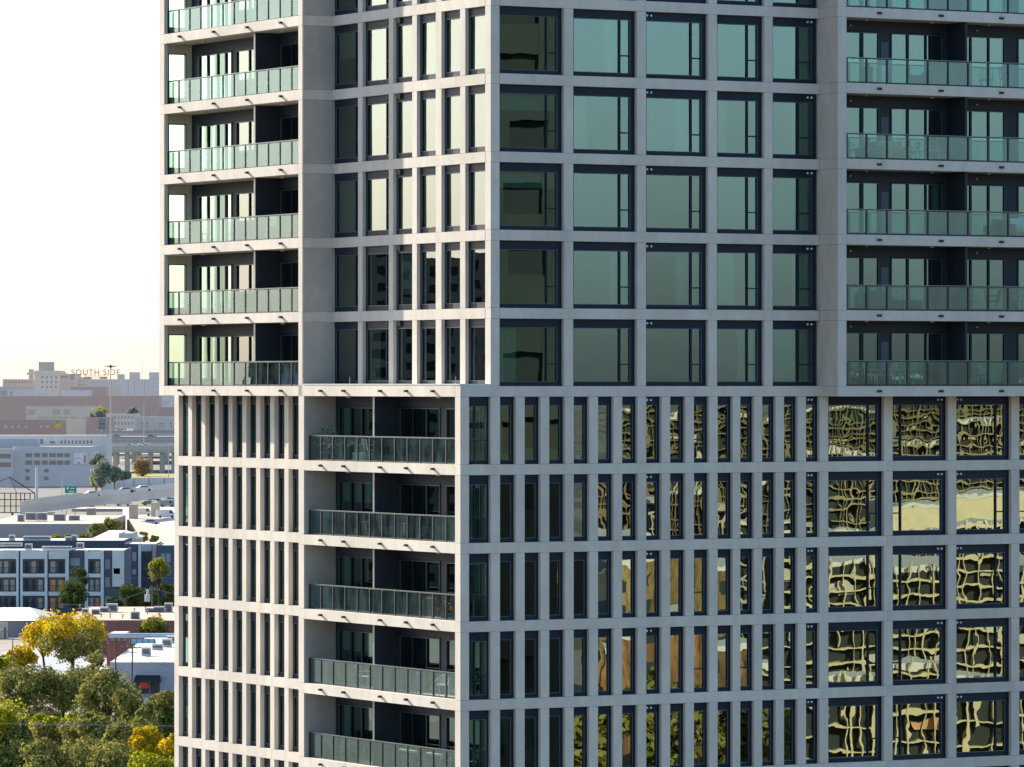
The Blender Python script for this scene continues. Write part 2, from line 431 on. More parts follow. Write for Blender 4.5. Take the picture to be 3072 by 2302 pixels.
# lower balcony box C
CL, CR = 13.93, 0.0
for k in range(-6, 1):
    zb, zt = ZK(k) - BH, ZK(k) if k < 0 else 38.955
    mb = MB(); mb.box(PA, BKA + .2, 8.9, 13.925, zb, zt); mb.box(PA, BKA + .2, .45, 8.89, zb, zt)
    if k < 0: mb.box(PA, PA + .40, .002, .44, zb, zt); mb.box(PA + .41, BKA + .2, .503, .51, zb, zt)
    else: mb.box(PA, -.004, 0.0, .44, ZK(0) + .004, zt)
    o = mb.build('balcony_slab', M['concrete'], tower)
    for u in (11.855, 9.8, 6.622, 4.402, 2.173):
        MB().box(PA - .14, PA + .01, u - .055, u + .055, ZK(k) - .24, ZK(k) - .15).build('drain_spout', M['drain'], tower)
mb = MB(); mb.box(PA - .02, -.01, .02, 13.5, 38.957, 38.985); mb.build('roof_flashing', M['white'], tower)
for u in (10.2, 1.2): MB().tube([(-.9, u, 38.98), (-.9, u, 39.28)], .018, 6).build('roof_pin', M['rail_edge'], tower)
for k in LO:
    z0, z1 = ZK(k), ZK(k + 1) - BH
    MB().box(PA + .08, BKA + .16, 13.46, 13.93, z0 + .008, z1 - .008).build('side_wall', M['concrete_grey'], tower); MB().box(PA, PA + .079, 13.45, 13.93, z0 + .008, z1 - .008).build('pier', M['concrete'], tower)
    MB().box(PA, PA + .384, .345, .43, z0 + .008, z1 - .008).build('pier', M['concrete'], tower)
    w0, w1 = z0 + .06, z1 - .42
    ops = [(1.0, 3.88, w0, w1), (4.32, 7.80, w0, w1), (9.4, 13.18, w0, w1)]
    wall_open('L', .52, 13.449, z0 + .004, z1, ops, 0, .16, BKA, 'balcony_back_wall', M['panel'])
    window('balcony_door', 'L', *ops[0], BKA, -.03, .06, .05, .05, .05, splits=[(2.4, .06)], bars=[(1, 3.9, z0 + .98, .04)], blind=('c', .3, 'curtain') if k % 2 else None)
    window('balcony_door', 'L', *ops[1], BKA, -.03, .06, .05, .05, .05, splits=[(6.67, .06), (5.50, .10)], bars=[(4.3, 5.5, z0 + .98, .04)])
    window('balcony_door', 'L', *ops[2], BKA, -.03, .06, .05, .05, .05, splits=[(12.06, .14), (11.10, .12)], blind=('c', -.2, 'curtain') if k % 2 else ('v', .4, 'blind'))
    dv = MB().box(PA + .34, BKA - .004, 7.82, 7.94, z0 + .004, z1).build('balcony_divider', M['panel'], tower); MB().box(PA + .32, PA + .339, 7.81, 7.95, z0 + .004, z1).build('edge_trim', M['rail_edge'], dv)
    for u in (10.6, 2.9):
        MB().tube([(-.75, u, z1 - .07), (-.75, u, z1)], .09, 10).build('ceiling_light', M['lamp'], tower)
    railing('L', .52, 13.44, 12, z0, .25, PA, end=(True, 0))
# ---- interiors: floor plates, room partitions, core
for k in range(-6, 7):
    mb = MB(); z0, z1 = ZK(k) - .32, ZK(k) - .02
    mb.box(.51, XE - .2, .51, 6, z0, z1); mb.box(.52, 5, 6.001, 27.1, z0, z1)
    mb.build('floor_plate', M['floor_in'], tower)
mb = MB()
zlo, zhi = ZK(-6), ZK(6) - .4
mb.box(4.2, XE - .3, 4.5, 26.9, zlo - 1, zhi)
for x in (3.5, 6.85, 10.15, 15.4, 21.7, 28.0): mb.box(x, x + .12, .42, 4.49, zlo, zhi)
for y in (6.3, 8.35, 13.7, 18.8, 22.95): mb.box(.4, 4.19, y, y + .12, zlo, zhi)
mb.box(-.1, 4.19, 27.02, 27.12, zlo, ZK(0) - .42)
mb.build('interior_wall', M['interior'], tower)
mb = MB()    # storeys below the frame, down to the street, and the cap above
zt = ZK(-6) - BH - .01
mb.box(PA, XE, 0, 13.9, 0, zt); mb.box(PL, XE, 13.901, 27.745, 0, zt)
mb.box(XE - .25, XE, .55, 27.2, zt, ZK(6) - .42)
mb.box(4, XE - .26, 27.05, 27.4, zt + .01, ZK(6) - .42)
mb.build('lower_storeys', M['concrete'], tower)
mb = MB(); mb.box(.1, XE, .1, 27.3, ZK(6) + .01, ZK(6) + 2.6); mb.build('upper_storeys', M['concrete'], tower)

def T(x, y, z):   # tower frame -> world
    c, s = math.cos(YAW), math.sin(YAW)
    return Vector((-.8328 + x * c - y * s, 200 + x * s + y * c, z))
# ------------------------------------------------------------------ things on the balconies
M['white_metal'] = surf('white garden metal', (.75, .76, .76), .5, .05, 3)
M['wicker'] = surf('pale wicker', (.42, .34, .22), .8, .2, 9)
M['cushion'] = surf('white cushion', (.72, .72, .70), .9, .06, 3)
M['brown'] = surf('brown fabric', (.16, .10, .075), .9, .15, 4)
M['wood'] = surf('warm wood', (.28, .15, .07), .7, .2, 5)
M['leaf'] = surf('pot plant leaf', (.05, .11, .03), .6, .3, 6, island=.4)
M['pot'] = surf('clay pot', (.22, .12, .08), .8, .15, 5)
M['blue'] = surf('blue plastic', (.02, .16, .50), .5, .08, 3)
M['purple'] = surf('purple cloth', (.20, .05, .42), .9, .1, 3)
M['bulb'] = surf('pale bulb glass', (.85, .72, .45), .3, .05, 3)
M['black_metal'] = surf('black garden metal', (.02, .02, .022), .5, .1, 3)
M['orange'] = surf('orange fabric', (.50, .17, .04), .9, .12, 3)
def place(name, x, y, k, rz, label, cat, group=None):
    return empty(name, T(x, y, ZK(k)), YAW + rz, label, cat, group)
def chair(x, y, k, rz, frame, seat, label, group=None, name='garden_chair', round_=False):
    t = place(name, x, y, k, rz, label, 'chair', group)
    for sx in (-.22, .22):
        for sy in (-.2, .22):
            MB().tube([(sx, sy, 0), (sx * .95, sy * .9, .43)], .016, 6).build('leg', M[frame], t)
    s = MB().box(-.25, .25, -.24, .24, .43, .47); s.build('seat', M[seat], t)
    b = MB()
    if round_:
        pts = [(.30 * math.cos(a), .27 * math.sin(a), .62 + .22 * math.sin(a) ** 2) for a in [math.pi * i / 10 for i in range(11)]]
        b.tube(pts, .02, 6)
        for i in range(1, 10):
            a = math.pi * i / 10; b.tube([(.22 * math.cos(a), .22 * math.sin(a), .47), pts[i]], .010, 5)
    else:
        b.tube([(-.24, .22, .43), (-.26, .30, .92), (.26, .30, .92), (.24, .22, .43)], .017, 6)
        for q in (-.14, -.05, .05, .14): b.tube([(q, .22, .46), (q, .30, .91)], .009, 5)
    b.build('backrest', M[frame], t)
    if not round_:
        for sx in (-.27, .27): MB().tube([(sx, -.22, .43), (sx, -.22, .66), (sx, .26, .68)], .013, 6).build('armrest', M[frame], t)
    return t
def table(x, y, k, r, h, mat, label):
    t = place('side_table', x, y, k, 0, label, 'table')
    MB().tube([(0, 0, h - .03), (0, 0, h)], r, 20).build('table_top', M[mat], t)
    MB().tube([(0, 0, .02), (0, 0, h - .03)], .025, 8).build('stem', M[mat], t)
    MB().tube([(0, 0, 0), (0, 0, .02)], r * .6, 16).build('base', M[mat], t)
def plant(x, y, k, h, label, pot=.16, spread=.25, n=60, mat='leaf', base=0):
    t = place('potted_plant', x, y, k, 0, label, 'plant', None)
    MB().tube([(0, 0, 0), (0, 0, pot * 1.7)], pot * .75, 12, r2=pot).build('pot', M['pot'], t)
    b = MB(); r = random.Random(int(x * 100 + k))
    for i in range(n):
        a = r.uniform(0, 6.28); q = r.random() ** .6 * spread; z = pot * 1.7 + (h - pot * 1.7) * r.random()
        p = Vector((q * math.cos(a), q * math.sin(a), z)); d = Vector((math.cos(a), math.sin(a), r.uniform(-.3, .9))).normalized() * .16
        s = d.cross(Vector((0, 0, 1))).normalized() * .035
        b.quad([p, p + d * .5 + s, p + d, p + d * .5 - s])
    b.tube([(0, 0, pot), (0, 0, h * .8)], .012, 5); b.build('foliage', M[mat], t)
def sofa(x, y, k, w, fr, cu, label, rz=0):
    t = place('garden_sofa', x, y, k, rz, label, 'sofa')
    f = MB().box(-w / 2, w / 2, -.35, .35, .10, .24); f.box(-w / 2, w / 2, .28, .36, .24, .72); f.build('frame', M[fr], t)
    for s in (-1, 1): MB().box(s * w / 2 - .04, s * w / 2 + .04, -.35, .27, .241, .56).build('armrest', M[fr], t)
    MB().box(-w / 2 + .05, w / 2 - .05, -.33, .26, .245, .42).build('seat_cushion', M[cu], t)
    MB().box(-w / 2 + .05, w / 2 - .05, .12, .27, .425, .80).build('back_cushion', M[cu], t)
    for sx in (-1, 1):
        for sy in (-.3, .3): MB().box(sx * (w / 2 - .06) - .02, sx * (w / 2 - .06) + .02, sy - .02, sy + .02, 0, .10).build('leg', M[fr], t)
def bin_(x, y, k, w, d, h, mat, label, cat='box', name='storage_box'):
    t = place(name, x, y, k, 0, label, cat)
    MB().box(-w / 2, w / 2, -d / 2, d / 2, 0, h * .85).build('body', M[mat], t)
    MB().box(-w / 2 - .02, w / 2 + .02, -d / 2 - .02, d / 2 + .02, h * .855, h).build('lid', M[mat], t)
# street-face balconies
chair(17.25, -.75, 0, 1.2, 'white_metal', 'white_metal', 'leftmost white metal armchair on the lowest upper right balcony')
chair(18.15, -.55, 0, -2.6, 'white_metal', 'white_metal', 'middle white metal armchair behind the glass of the lowest upper right balcony')
chair(18.95, -.7, 0, -1.3, 'white_metal', 'white_metal', 'rightmost white metal armchair on the lowest upper right balcony')
table(18.55, -.85, 0, .3, .68, 'white_metal', 'small white round table between white metal chairs on lowest upper right balcony')
plant(17.75, -.6, 0, .62, 'low green plant between the white metal chairs')
chair(22.9, -.6, 0, .6, 'white_metal', 'orange', 'pale chair with orange seat right of the dark divider on the lowest balcony', round_=True)
plant(23.8, -.7, 0, .75, 'pale green plant right of the orange seated chair')
chair(17.3, -.6, 3, 1.3, 'wicker', 'wicker', 'leftmost round-backed wicker chair on the third balcony from the top right', round_=True, name='wicker_chair')
sofa(18.35, -.55, 3, 1.25, 'wicker', 'wicker', 'pale wicker settee behind the balustrade between two round wicker chairs')
chair(20.35, -.6, 3, -.5, 'wicker', 'cushion', 'rightmost round-backed wicker chair with a pale seat', round_=True, name='wicker_chair')
table(19.55, -.6, 3, .28, .42, 'white_metal', 'low white table in front of the wicker chairs')
bin_(20.5, -.6, 4, .62, .5, .55, 'brown', 'brown storage box left of the smaller box beside the dark divider')
bin_(21.15, -.5, 4, .5, .5, .68, 'brown', 'taller brown box against the dark divider on the second balcony from top right')
bin_(18.0, -.4, 4, .3, .3, .8, 'white_metal', 'slim white cabinet on the second balcony from top right', 'cabinet', 'small_cabinet')
chair(24.0, -.6, 4, .5, 'black_metal', 'brown', 'dark folding chair at the right edge of the second balcony')
sofa(25.1, -.65, 2, 1.9, 'wood', 'cushion', 'wood framed sofa with white cushions at the right edge')
sofa(17.9, -.45, 1, .8, 'brown', 'brown', 'brown armchair behind the second row of balusters above the lowest balcony', rz=.6)
plant(18.6, -.55, 1, .9, 'green plant with red pot beside the brown armchair')
bin_(19.2, -.6, 1, .9, .5, .45, 'panel_light', 'grey storage bench right of the green plant')
chair(23.2, -.65, 1, 1.0, 'black_metal', 'brown', 'dark reclining chair just right of the divider, second balcony up', name='reclining_chair')
chair(24.35, -.65, 1, -1.2, 'black_metal', 'brown', 'dark reclining chair facing left near the right edge, second balcony up', name='reclining_chair')
# sunny upper-left balconies
bin_(-.75, 15.5, 0, .5, 1.6, .50, 'blue', 'blue storage box on the lowest left balcony')
plant(-.7, 25.9, 1, .8, 'bushy plant at the left end of the second left balcony')
table(-.7, 22.6, 1, .32, .45, 'wood', 'round wooden table on the second left balcony')
plant(-.7, 21.4, 1, .6, 'small green plant beside the wooden table')
plant(-.65, 25.2, 2, 1.0, 'dark tall plant at the left of the third left balcony', spread=.3)
chair(-.7, 24.6, 2, 2.2, 'black_metal', 'black_metal', 'dark chair beside the tall plant on the third left balcony')
table(-.7, 18.2, 2, .22, .7, 'black_metal', 'small black bistro table in front of the divider')
bin_(-.6, 17.3, 2, .5, .7, 1.0, 'black_metal', 'black covered grill on the third left balcony', 'grill', 'covered_grill')
plant(-.7, 14.7, 2, .95, 'dark plant in the right corner of the third left balcony')
plant(-.8, 24.9, 4, .9, 'dark plant near the left end of the second highest full left balcony')
table(-.7, 18.4, 4, .28, .5, 'white_metal', 'low white table on the second highest full left balcony')
# lower central balconies
plant(-.75, 13.0, -1, 1.25, 'dark shrub in the left corner of the highest central balcony')
plant(-.9, 12.1, -1, 1.35, 'spiky plant rising over the rail of the highest central balcony', spread=.35)
plant(-.9, 11.6, -1, 1.25, 'leafy plant next to the spiky plant')
chair(-.75, 8.6, -1, .8, 'white_metal', 'cushion', 'white chair left of the divider on the highest central balcony')
chair(-.7, 6.5, -1, 2.4, 'black_metal', 'panel_light', 'dark chair right of the divider on the highest central balcony')
bin_(-.5, 9.8, -1, .5, .9, .35, 'white_metal', 'low white bench under the string of bulbs', 'bench', 'low_bench')
t = place('string_lights', -1.02, 9, -1, 0, 'string of pale bulbs draped along the inside of the highest central railing', 'lights')
b = MB(); pts = []
for i in range(41):
    u = 4.2 - i * .11; pts.append((-.0, u, .86 - .16 * abs(math.sin(i * math.pi / 8))))
b.tube(pts, .012, 5); b.build('cord', M['black_metal'], t)
for i in range(1, 40, 2):
    p = pts[i]; MB().tube([(p[0], p[1], p[2] - .01), (p[0], p[1], p[2] - .10)], .04, 6, r2=.025).build('bulb', M['bulb'], t)
for u, lab in ((11.7, 'leftmost wooden stool on the second central balcony'), (9.0, 'wooden stool left of the divider on the second central balcony'), (5.7, 'wooden stool right of the divider on the second central balcony')):
    t = place('wooden_stool', -.85, u, -2, 0, lab, 'stool')
    MB().box(-.18, .18, -.18, .18, .60, .64).build('seat', M['wood'], t)
    for sx in (-.15, .15):
        for sy in (-.15, .15): MB().box(sx - .02, sx + .02, sy - .02, sy + .02, 0, .598).build('leg', M['wood'], t)
sofa(-.7, 3.3, -3, .8, 'wood', 'orange', 'orange cushioned armchair at the right of the third central balcony', rz=1.57)
plant(-.8, 2.3, -3, .8, 'orange flowering plant at the right end of the third central balcony', mat='orange')
chair(-.75, 9.3, -4, .9, 'white_metal', 'cushion', 'white chair left of the divider on the fourth central balcony')
t = place('draped_towel', -.95, 4.1, -4, 0, 'purple towel hung over a black rack behind the fourth central balustrade', 'towel rack')
MB().tube([(0, -.25, 0), (0, -.25, .85), (0, .25, .85), (0, .25, 0)], .015, 6).build('rack', M['black_metal'], t)
MB().box(-.03, .03, -.18, .18, .25, .875).build('towel', M['purple'], t)
chair(-.7, 2.7, -4, -.9, 'white_metal', 'white_metal', 'white round-backed chair at the right of the fourth central balcony', round_=True)
sofa(-.7, 5.2, -5, 1.5, 'panel_light', 'cushion', 'pale cushioned sofa in the middle of the lowest central balcony', rz=1.57)
sofa(-.7, 3.0, -5, 1.3, 'panel_light', 'cushion', 'pale cushioned sofa at the right of the lowest central balcony', rz=1.57)
plant(-.8, 12.3, -5, .9, 'leafy plant at the left of the lowest central balcony')
plant(-.8, 10.6, -5, .8, 'second leafy plant from the left on the lowest central balcony')
plant(-.85, 1.6, -5, .95, 'flowering plant in the right corner of the lowest central balcony', mat='leaf')
# ------------------------------------------------------------------ the city behind
def H(c, Y):   # distance haze mixed into the base colour of far surfaces
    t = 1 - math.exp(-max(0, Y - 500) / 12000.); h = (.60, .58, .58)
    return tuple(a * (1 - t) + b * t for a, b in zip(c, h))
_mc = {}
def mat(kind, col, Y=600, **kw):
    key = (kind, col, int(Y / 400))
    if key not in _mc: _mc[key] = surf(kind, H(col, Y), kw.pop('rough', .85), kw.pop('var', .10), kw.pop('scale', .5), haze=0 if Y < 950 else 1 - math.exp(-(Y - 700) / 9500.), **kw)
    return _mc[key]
BRICK = (.26, .105, .085); WHITEP = (.66, .66, .66); CREAM = (.60, .53, .42); GREY = (.36, .38, .42); DARKW = (.035, .045, .06)
NAVY = (.05, .075, .12); ROOFW = (.62, .60, .56)
def facade(root, X0, X1, Z0, Z1, Y, ops, m, mg, depth=.35, name='wall', th=.3, pane_name='window', frame=None):
    """front wall with real openings; panes set back"""
    mb = MB(); xs = sorted({X0, X1, *[o[0] for o in ops], *[o[1] for o in ops]})
    for a, b in zip(xs[:-1], xs[1:]):
        mid = (a + b) / 2; z = Z0
        for c, d in sorted((o[2], o[3]) for o in ops if o[0] < mid < o[1]):
            if c > z: mb.box(a, b, Y, Y + th, z, c)
            z = max(z, d)
        if z < Z1: mb.box(a, b, Y, Y + th, z, Z1)
    o = mb.build(name, m, root)
    return o
def building(name, label, px0, px1, pyt, Y, depth, col, roofcol=None, wins=(), cat='building', base=0.0, parapet=.6, group=None, glassc=DARKW, winname='window', extra=None, pybase=None):
    """px/py give the size on site at distance Y; wins = rectangles in the same measure"""
    x0, x1 = XP(px0, Y), XP(px1, Y); zt = ZP(pyt, Y)
    if pybase: base = ZP(pybase, Y)
    cx = (x0 + x1) / 2
    r = empty(name, (cx, Y, base), 0, label, cat, group)
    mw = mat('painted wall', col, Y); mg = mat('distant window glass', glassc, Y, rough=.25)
    h = zt - base; hw = (x1 - x0) / 2
    ops = []
    for w_ in wins:
        a, b, c, d = XP(w_[0], Y) - cx, XP(w_[1], Y) - cx, ZP(w_[3], Y) - base, ZP(w_[2], Y) - base
        ops.append((max(a, -hw), min(b, hw), max(0, c), min(d, h - .1)))
    if ops: facade(r, -hw, hw, 0, h, 0, ops, mw, mg)
    else: MB().box(-hw, hw, 0, .3, 0, h).build('wall', mw, r)
    for a, b, c, d in ops: MB().box(a, b, .18, .25, c, d).build(winname, mg, r)
    rest = MB(); rest.box(-hw, hw, .45, depth, 0, h - parapet * .5); rest.box(-hw, -hw + .25, .301, depth, h - parapet * .5 + .01, h); rest.box(hw - .25, hw, .301, depth, h - parapet * .5 + .01, h)
    rest.build('side_wall', mw, r)
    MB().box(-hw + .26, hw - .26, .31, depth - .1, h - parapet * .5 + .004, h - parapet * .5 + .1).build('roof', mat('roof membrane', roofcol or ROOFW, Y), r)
    if extra: extra(r, cx, base, h, hw)
    return r
def grid(xs, ys): return [(a, b, c, d) for a, b in xs for c, d in ys]
def rng(a, b, n, f=.55):
    s = (b - a) / n; return [(a + s * i + s * (1 - f) / 2, a + s * i + s * (1 + f) / 2) for i in range(n)]
def hvac(px, py, Y, w, h, label, group, d=1.4):
    x, z = XP(px, Y), ZP(py, Y)
    t = empty('rooftop_unit', (x, Y, z), 0, label, 'air conditioner', group)
    MB().box(-w / 2, w / 2, 0, d, .12, h).build('casing', mat('unit casing', (.50, .50, .49), Y), t)
    MB().box(-w / 2 + .15, w / 2 - .15, -.03, .0, .3, h - .2).build('grille', mat('unit grille', (.10, .12, .13), Y), t)
    MB().box(-w / 2 + .05, w / 2 - .05, .05, d - .05, 0, .119).build('curb', mat('unit casing', (.50, .50, .49), Y), t)
    return t

# --- far skyline
Y = 3600
building('industrial_block', 'brick warehouse wing with pale bands at the far left of the skyline', 8, 105, 1138, Y, 60, (.46, .33, .30), CREAM, wins=grid(rng(14, 100, 9, .6), [(1143, 1150)]))
def wt(r, cx, base, h, hw):
    MB().box(-6, 4, 4, 16, h + .01, h + 6).build('roof_house', mat('painted wall', (.30, .25, .26), 3600), r)
    MB().box(-14, 14, -.4, -.01, h - 3, h - 1.5).build('cornice', mat('painted wall', CREAM, 3600), r)
building('warehouse_tower', 'tallest brick and cream warehouse tower on the skyline', 103, 177, 1112, Y - 20, 50, (.66, .56, .50), CREAM,
         wins=grid(rng(120, 175, 4, .45), [(1128, 1136), (1143, 1150), (1158, 1165)]), extra=wt)
building('roof_tower', 'small dark stair tower left of the tallest warehouse', 86, 97, 1108, Y + 20, 12, (.26, .26, .30), GREY)
building('warehouse_wing', 'cream banded warehouse wing right of the tallest warehouse', 178, 226, 1122, Y - 10, 50, (.54, .42, .37), CREAM, wins=grid(rng(180, 205, 1, .9), [(1128, 1135)]) + grid([(211, 223)], [(1125, 1140)]))
building('warehouse_annex', 'low pale annex under the rooftop letters', 226, 262, 1132, Y + 10, 40, (.55, .47, .44), CREAM, wins=grid(rng(228, 258, 4, .5), [(1140, 1145), (1152, 1157)]))
building('striped_hall', 'pale green grey hall with vertical ribs below the rooftop letters', 258, 362, 1138, Y - 60, 60, (.46, .50, .51), GREY, wins=grid(rng(260, 360, 18, .4), [(1142, 1182)]), glassc=(.25, .29, .33))
building('white_silo_block', 'large plain whitish block with thin vertical joints on the skyline', 362, 640, 1138, Y - 100, 80, (.58, .58, .62), WHITEP, wins=grid([(383, 386), (402, 405), (432, 435)], [(1140, 1184)]) + grid(rng(480, 508, 9, .5), [(1204, 1216)]), glassc=(.30, .33, .38))
for a, b, t_, lab in ((352, 370, 1123, 'small grey rooftop block nearest the rooftop letters'), (388, 416, 1117, 'double grey rooftop block in the middle of the whitish building'), (447, 482, 1117, 'wide dark grey rooftop block touching the tower')):
    building('rooftop_block', lab, a, b, t_, Y - 85, 15, (.34, .37, .42), GREY, pybase=1138.5)
# rooftop letters
t = empty('rooftop_sign', (XP(287, Y - 40), Y - 40, ZP(1138, Y - 40)), 0, 'rooftop sign spelling SOUTH SIDE on a yellow frame', 'sign')
cu = bpy.data.curves.new('letters', 'FONT'); cu.body = 'SOUTH SIDE'; cu.size = 5.6; cu.extrude = .15; cu.align_x = 'CENTER'; cu.space_character = 1.12; cu.offset = .03
tmp = bpy.data.objects.new('tmp', cu); COL.objects.link(tmp)
me = bpy.data.meshes.new_from_object(tmp.evaluated_get(bpy.context.evaluated_depsgraph_get())); bpy.data.objects.remove(tmp)
lo = bpy.data.objects.new('lettering', me); COL.objects.link(lo); me.materials.clear(); me.materials.append(mat('sign letters', (.28, .17, .14), 1500)); lo.parent = t; lo.rotation_euler = (R(90), 0, 0); lo.location = (0, 0, 2.9)
mb = MB()
for i in range(-8, 9): mb.tube([(i, .1, 0), (i, .1, 2.8)], .09, 4)
mb.tube([(-8.5, 0, 2.75), (8.5, 0, 2.75)], .12, 4); mb.tube([(-8.5, 0, 1.6), (8.5, 0, 1.6)], .12, 4)
mb.build('sign_frame', mat('sign frame', (.40, .29, .08), 1500), t)
MB().box(-8, -3.6, .3, .5, .2, 1.5).build('panel', mat('sign panel', (.55, .40, .10), 1500), t); MB().box(2.6, 8, .3, .5, .2, 1.5).build('panel', mat('sign panel', (.55, .40, .10), 1500), t)

# --- brick belt
building('sheet_roof_hall', 'blue grey metal sheds at the far left below the skyline', -40, 78, 1160, 3300, 30, (.24, .30, .37), (.42, .48, .54), wins=[(2, 20, 1172, 1186)])
building('pale_blue_shed', 'pale blue shed left of the dark red block', 24, 128, 1170, 3250, 30, (.42, .50, .60), (.5, .55, .6), wins=[(30, 37, 1174, 1190)])
building('blue_white_shed', 'light blue shed with white roof edge in front of the red block', 183, 268, 1171, 3230, 20, (.42, .52, .66), WHITEP)
building('dark_red_block', 'dark red block behind the light blue shed', 212, 314, 1161, 3280, 30, (.26, .09, .10), (.3, .15, .15), wins=[(292, 308, 1176, 1186)])
building('brick_mill', 'long brick mill with pale concrete lattice at left', -60, 305, 1189, 3150, 40, (.255, .12, .12), (.42, .36, .34), wins=grid(rng(-60, 305, 12, .82), [(1201, 1219), (1222, 1246)]), glassc=(.21, .09, .09))
building('brick_depot', 'broad dark brick depot behind the round green trees', 300, 473, 1188, 3120, 40, (.27, .115, .12), (.35, .2, .2), wins=grid(rng(432, 468, 5, .3), [(1215, 1245)]))
building('brick_end_block', 'brick block touching the tower on the right of the skyline belt', 480, 600, 1222, 3140, 30, (.24, .12, .15), (.35, .25, .25))
building('cream_hall', 'cream flat roofed hall with dark windows', 78, 275, 1219, 2980, 30, (.52, .45, .36), ROOFW, wins=[(83, 105, 1229, 1245), (158, 181, 1229, 1245), (190, 210, 1229, 1244)] + grid(rng(110, 230, 6, .8), [(1251, 1256)]), glassc=(.16, .22, .22))
building('parking_garage', 'grey parking garage with three rows of dark openings', 320, 404, 1242, 2900, 40, (.46, .47, .48), (.45, .45, .45), wins=grid(rng(330, 402, 7, .6), [(1249, 1256), (1266, 1275), (1284, 1294)]))
building('grey_store', 'long grey building with small square windows beside the garage', 404, 640, 1251, 2920, 40, (.40, .43, .44), (.4, .4, .4), wins=grid([(424, 432), (436, 444), (477, 483), (486, 492), (510, 516)], [(1268, 1274), (1277, 1283), (1291, 1297)]))
building('brick_row', 'low dark brick row with small yellow windows', -60, 200, 1259, 2800, 30, (.19, .08, .09), ROOFW, wins=grid([(12, 22), (33, 42), (52, 60), (75, 83), (119, 127), (138, 147)], [(1276, 1284)]), glassc=(.45, .42, .22))
building('brick_annex', 'plum brick annex with a dark banner right of the cream tower block', 247, 330, 1252, 2810, 30, (.22, .11, .14), (.4, .35, .35))
building('cream_tower_block', 'plain cream block standing between brick rows', 199, 249, 1258, 2780, 20, (.68, .55, .38), ROOFW)
t = empty('wall_banner', (XP(306, 2800), 2800 - .6, ZP(1290, 2800)), 0, 'dark blue banner with pale lines hung on plum brick', 'banner')
MB().box(-1.7, 1.7, 0, .15, 0, 6).build('cloth', mat('banner cloth', (.07, .10, .15), 1500), t)
for q in (1, 2.2, 4.0, 5.0): MB().box(-1.2, 1.2, -.06, -.01, q, q + .35).build('line', mat('banner line', (.4, .45, .5), 1500), t)
t = empty('wall_sign', (XP(172, 2795), 2795, ZP(1284, 2795)), 0, 'yellow and green shaped sign on the brick row', 'sign')
mb = MB().box(-1.5, 1.5, 0, .2, 0, 2.2); mb.build('lower_board', mat('yellow board', (.75, .50, .05), 900), t)
mb = MB().box(-.9, .9, .02, .2, 2.21, 4.2); mb.build('upper_board', mat('green board', (.12, .42, .20), 900), t)

# --- white office with billboard
def offextra(r, cx, base, h, hw):
    Yo = 1940
    for px_ in (140, 148): pass
    x0 = XP(222, Yo) - cx; x1 = XP(262, Yo) - cx; z0 = ZP(1392, Yo) - base; z1 = ZP(1359, Yo) - base
    b = MB().box(x0, x1, -.5, -.2, z0, z1).build('billboard', mat('billboard paper', (.78, .76, .76), Yo), r)
    MB().box(x1 - 1.3, x1 - .5, -.56, -.51, z0 + .3, z1 - .9).build('billboard_figure', mat('billboard print', (.55, .30, .25), 900), b)
    MB().box(x0 + .5, x0 + 2.6, -.56, -.51, z0 + 1.9, z0 + 2.2).build('billboard_line', mat('billboard ink', (.5, .5, .52), 900), b)
    MB().box(x0 + 1.4, x0 + 2.3, -.56, -.51, z0 + .1, z0 + .7).build('billboard_print', mat('billboard print', (.55, .30, .25), 900), b)
building('office_upper_wing', 'long whitish office wing with a row of small square windows', -60, 318, 1306, 1975, 30, (.60, .58, .56), ROOFW, wins=[(111, 130, 1318, 1332), (150, 165, 1324, 1331)] + [(181 + i * 11.2, 187 + i * 11.2, 1322, 1331) for i in range(9)])
building('office_building', 'pale grey office building with window bands and a white billboard', 38, 276, 1340, 1940, 30, (.50, .52, .55), (.62, .60, .57),
         wins=grid([(76, 97), (102, 120), (125, 143), (147, 168), (170, 190), (193, 210)], [(1360, 1372), (1382, 1395)]) + grid([(76, 89), (132, 146)], [(1408, 1418), (1430, 1441)]) + grid([(42, 46)], [(1374, 1378), (1398, 1402), (1421, 1425)]), extra=offextra)
building('office_side_wing', 'lower grey wing with long window bands at the left edge', -60, 38, 1350, 1930, 25, (.44, .47, .51), (.45, .5, .55), wins=grid([(-40, 33)], [(1362, 1376), (1388, 1402)]))
building('blue_roof_store', 'low blue grey sheet roof in front of the office wing', -60, 112, 1317, 1950, 12, (.27, .33, .40), (.4, .45, .5), pybase=1345)

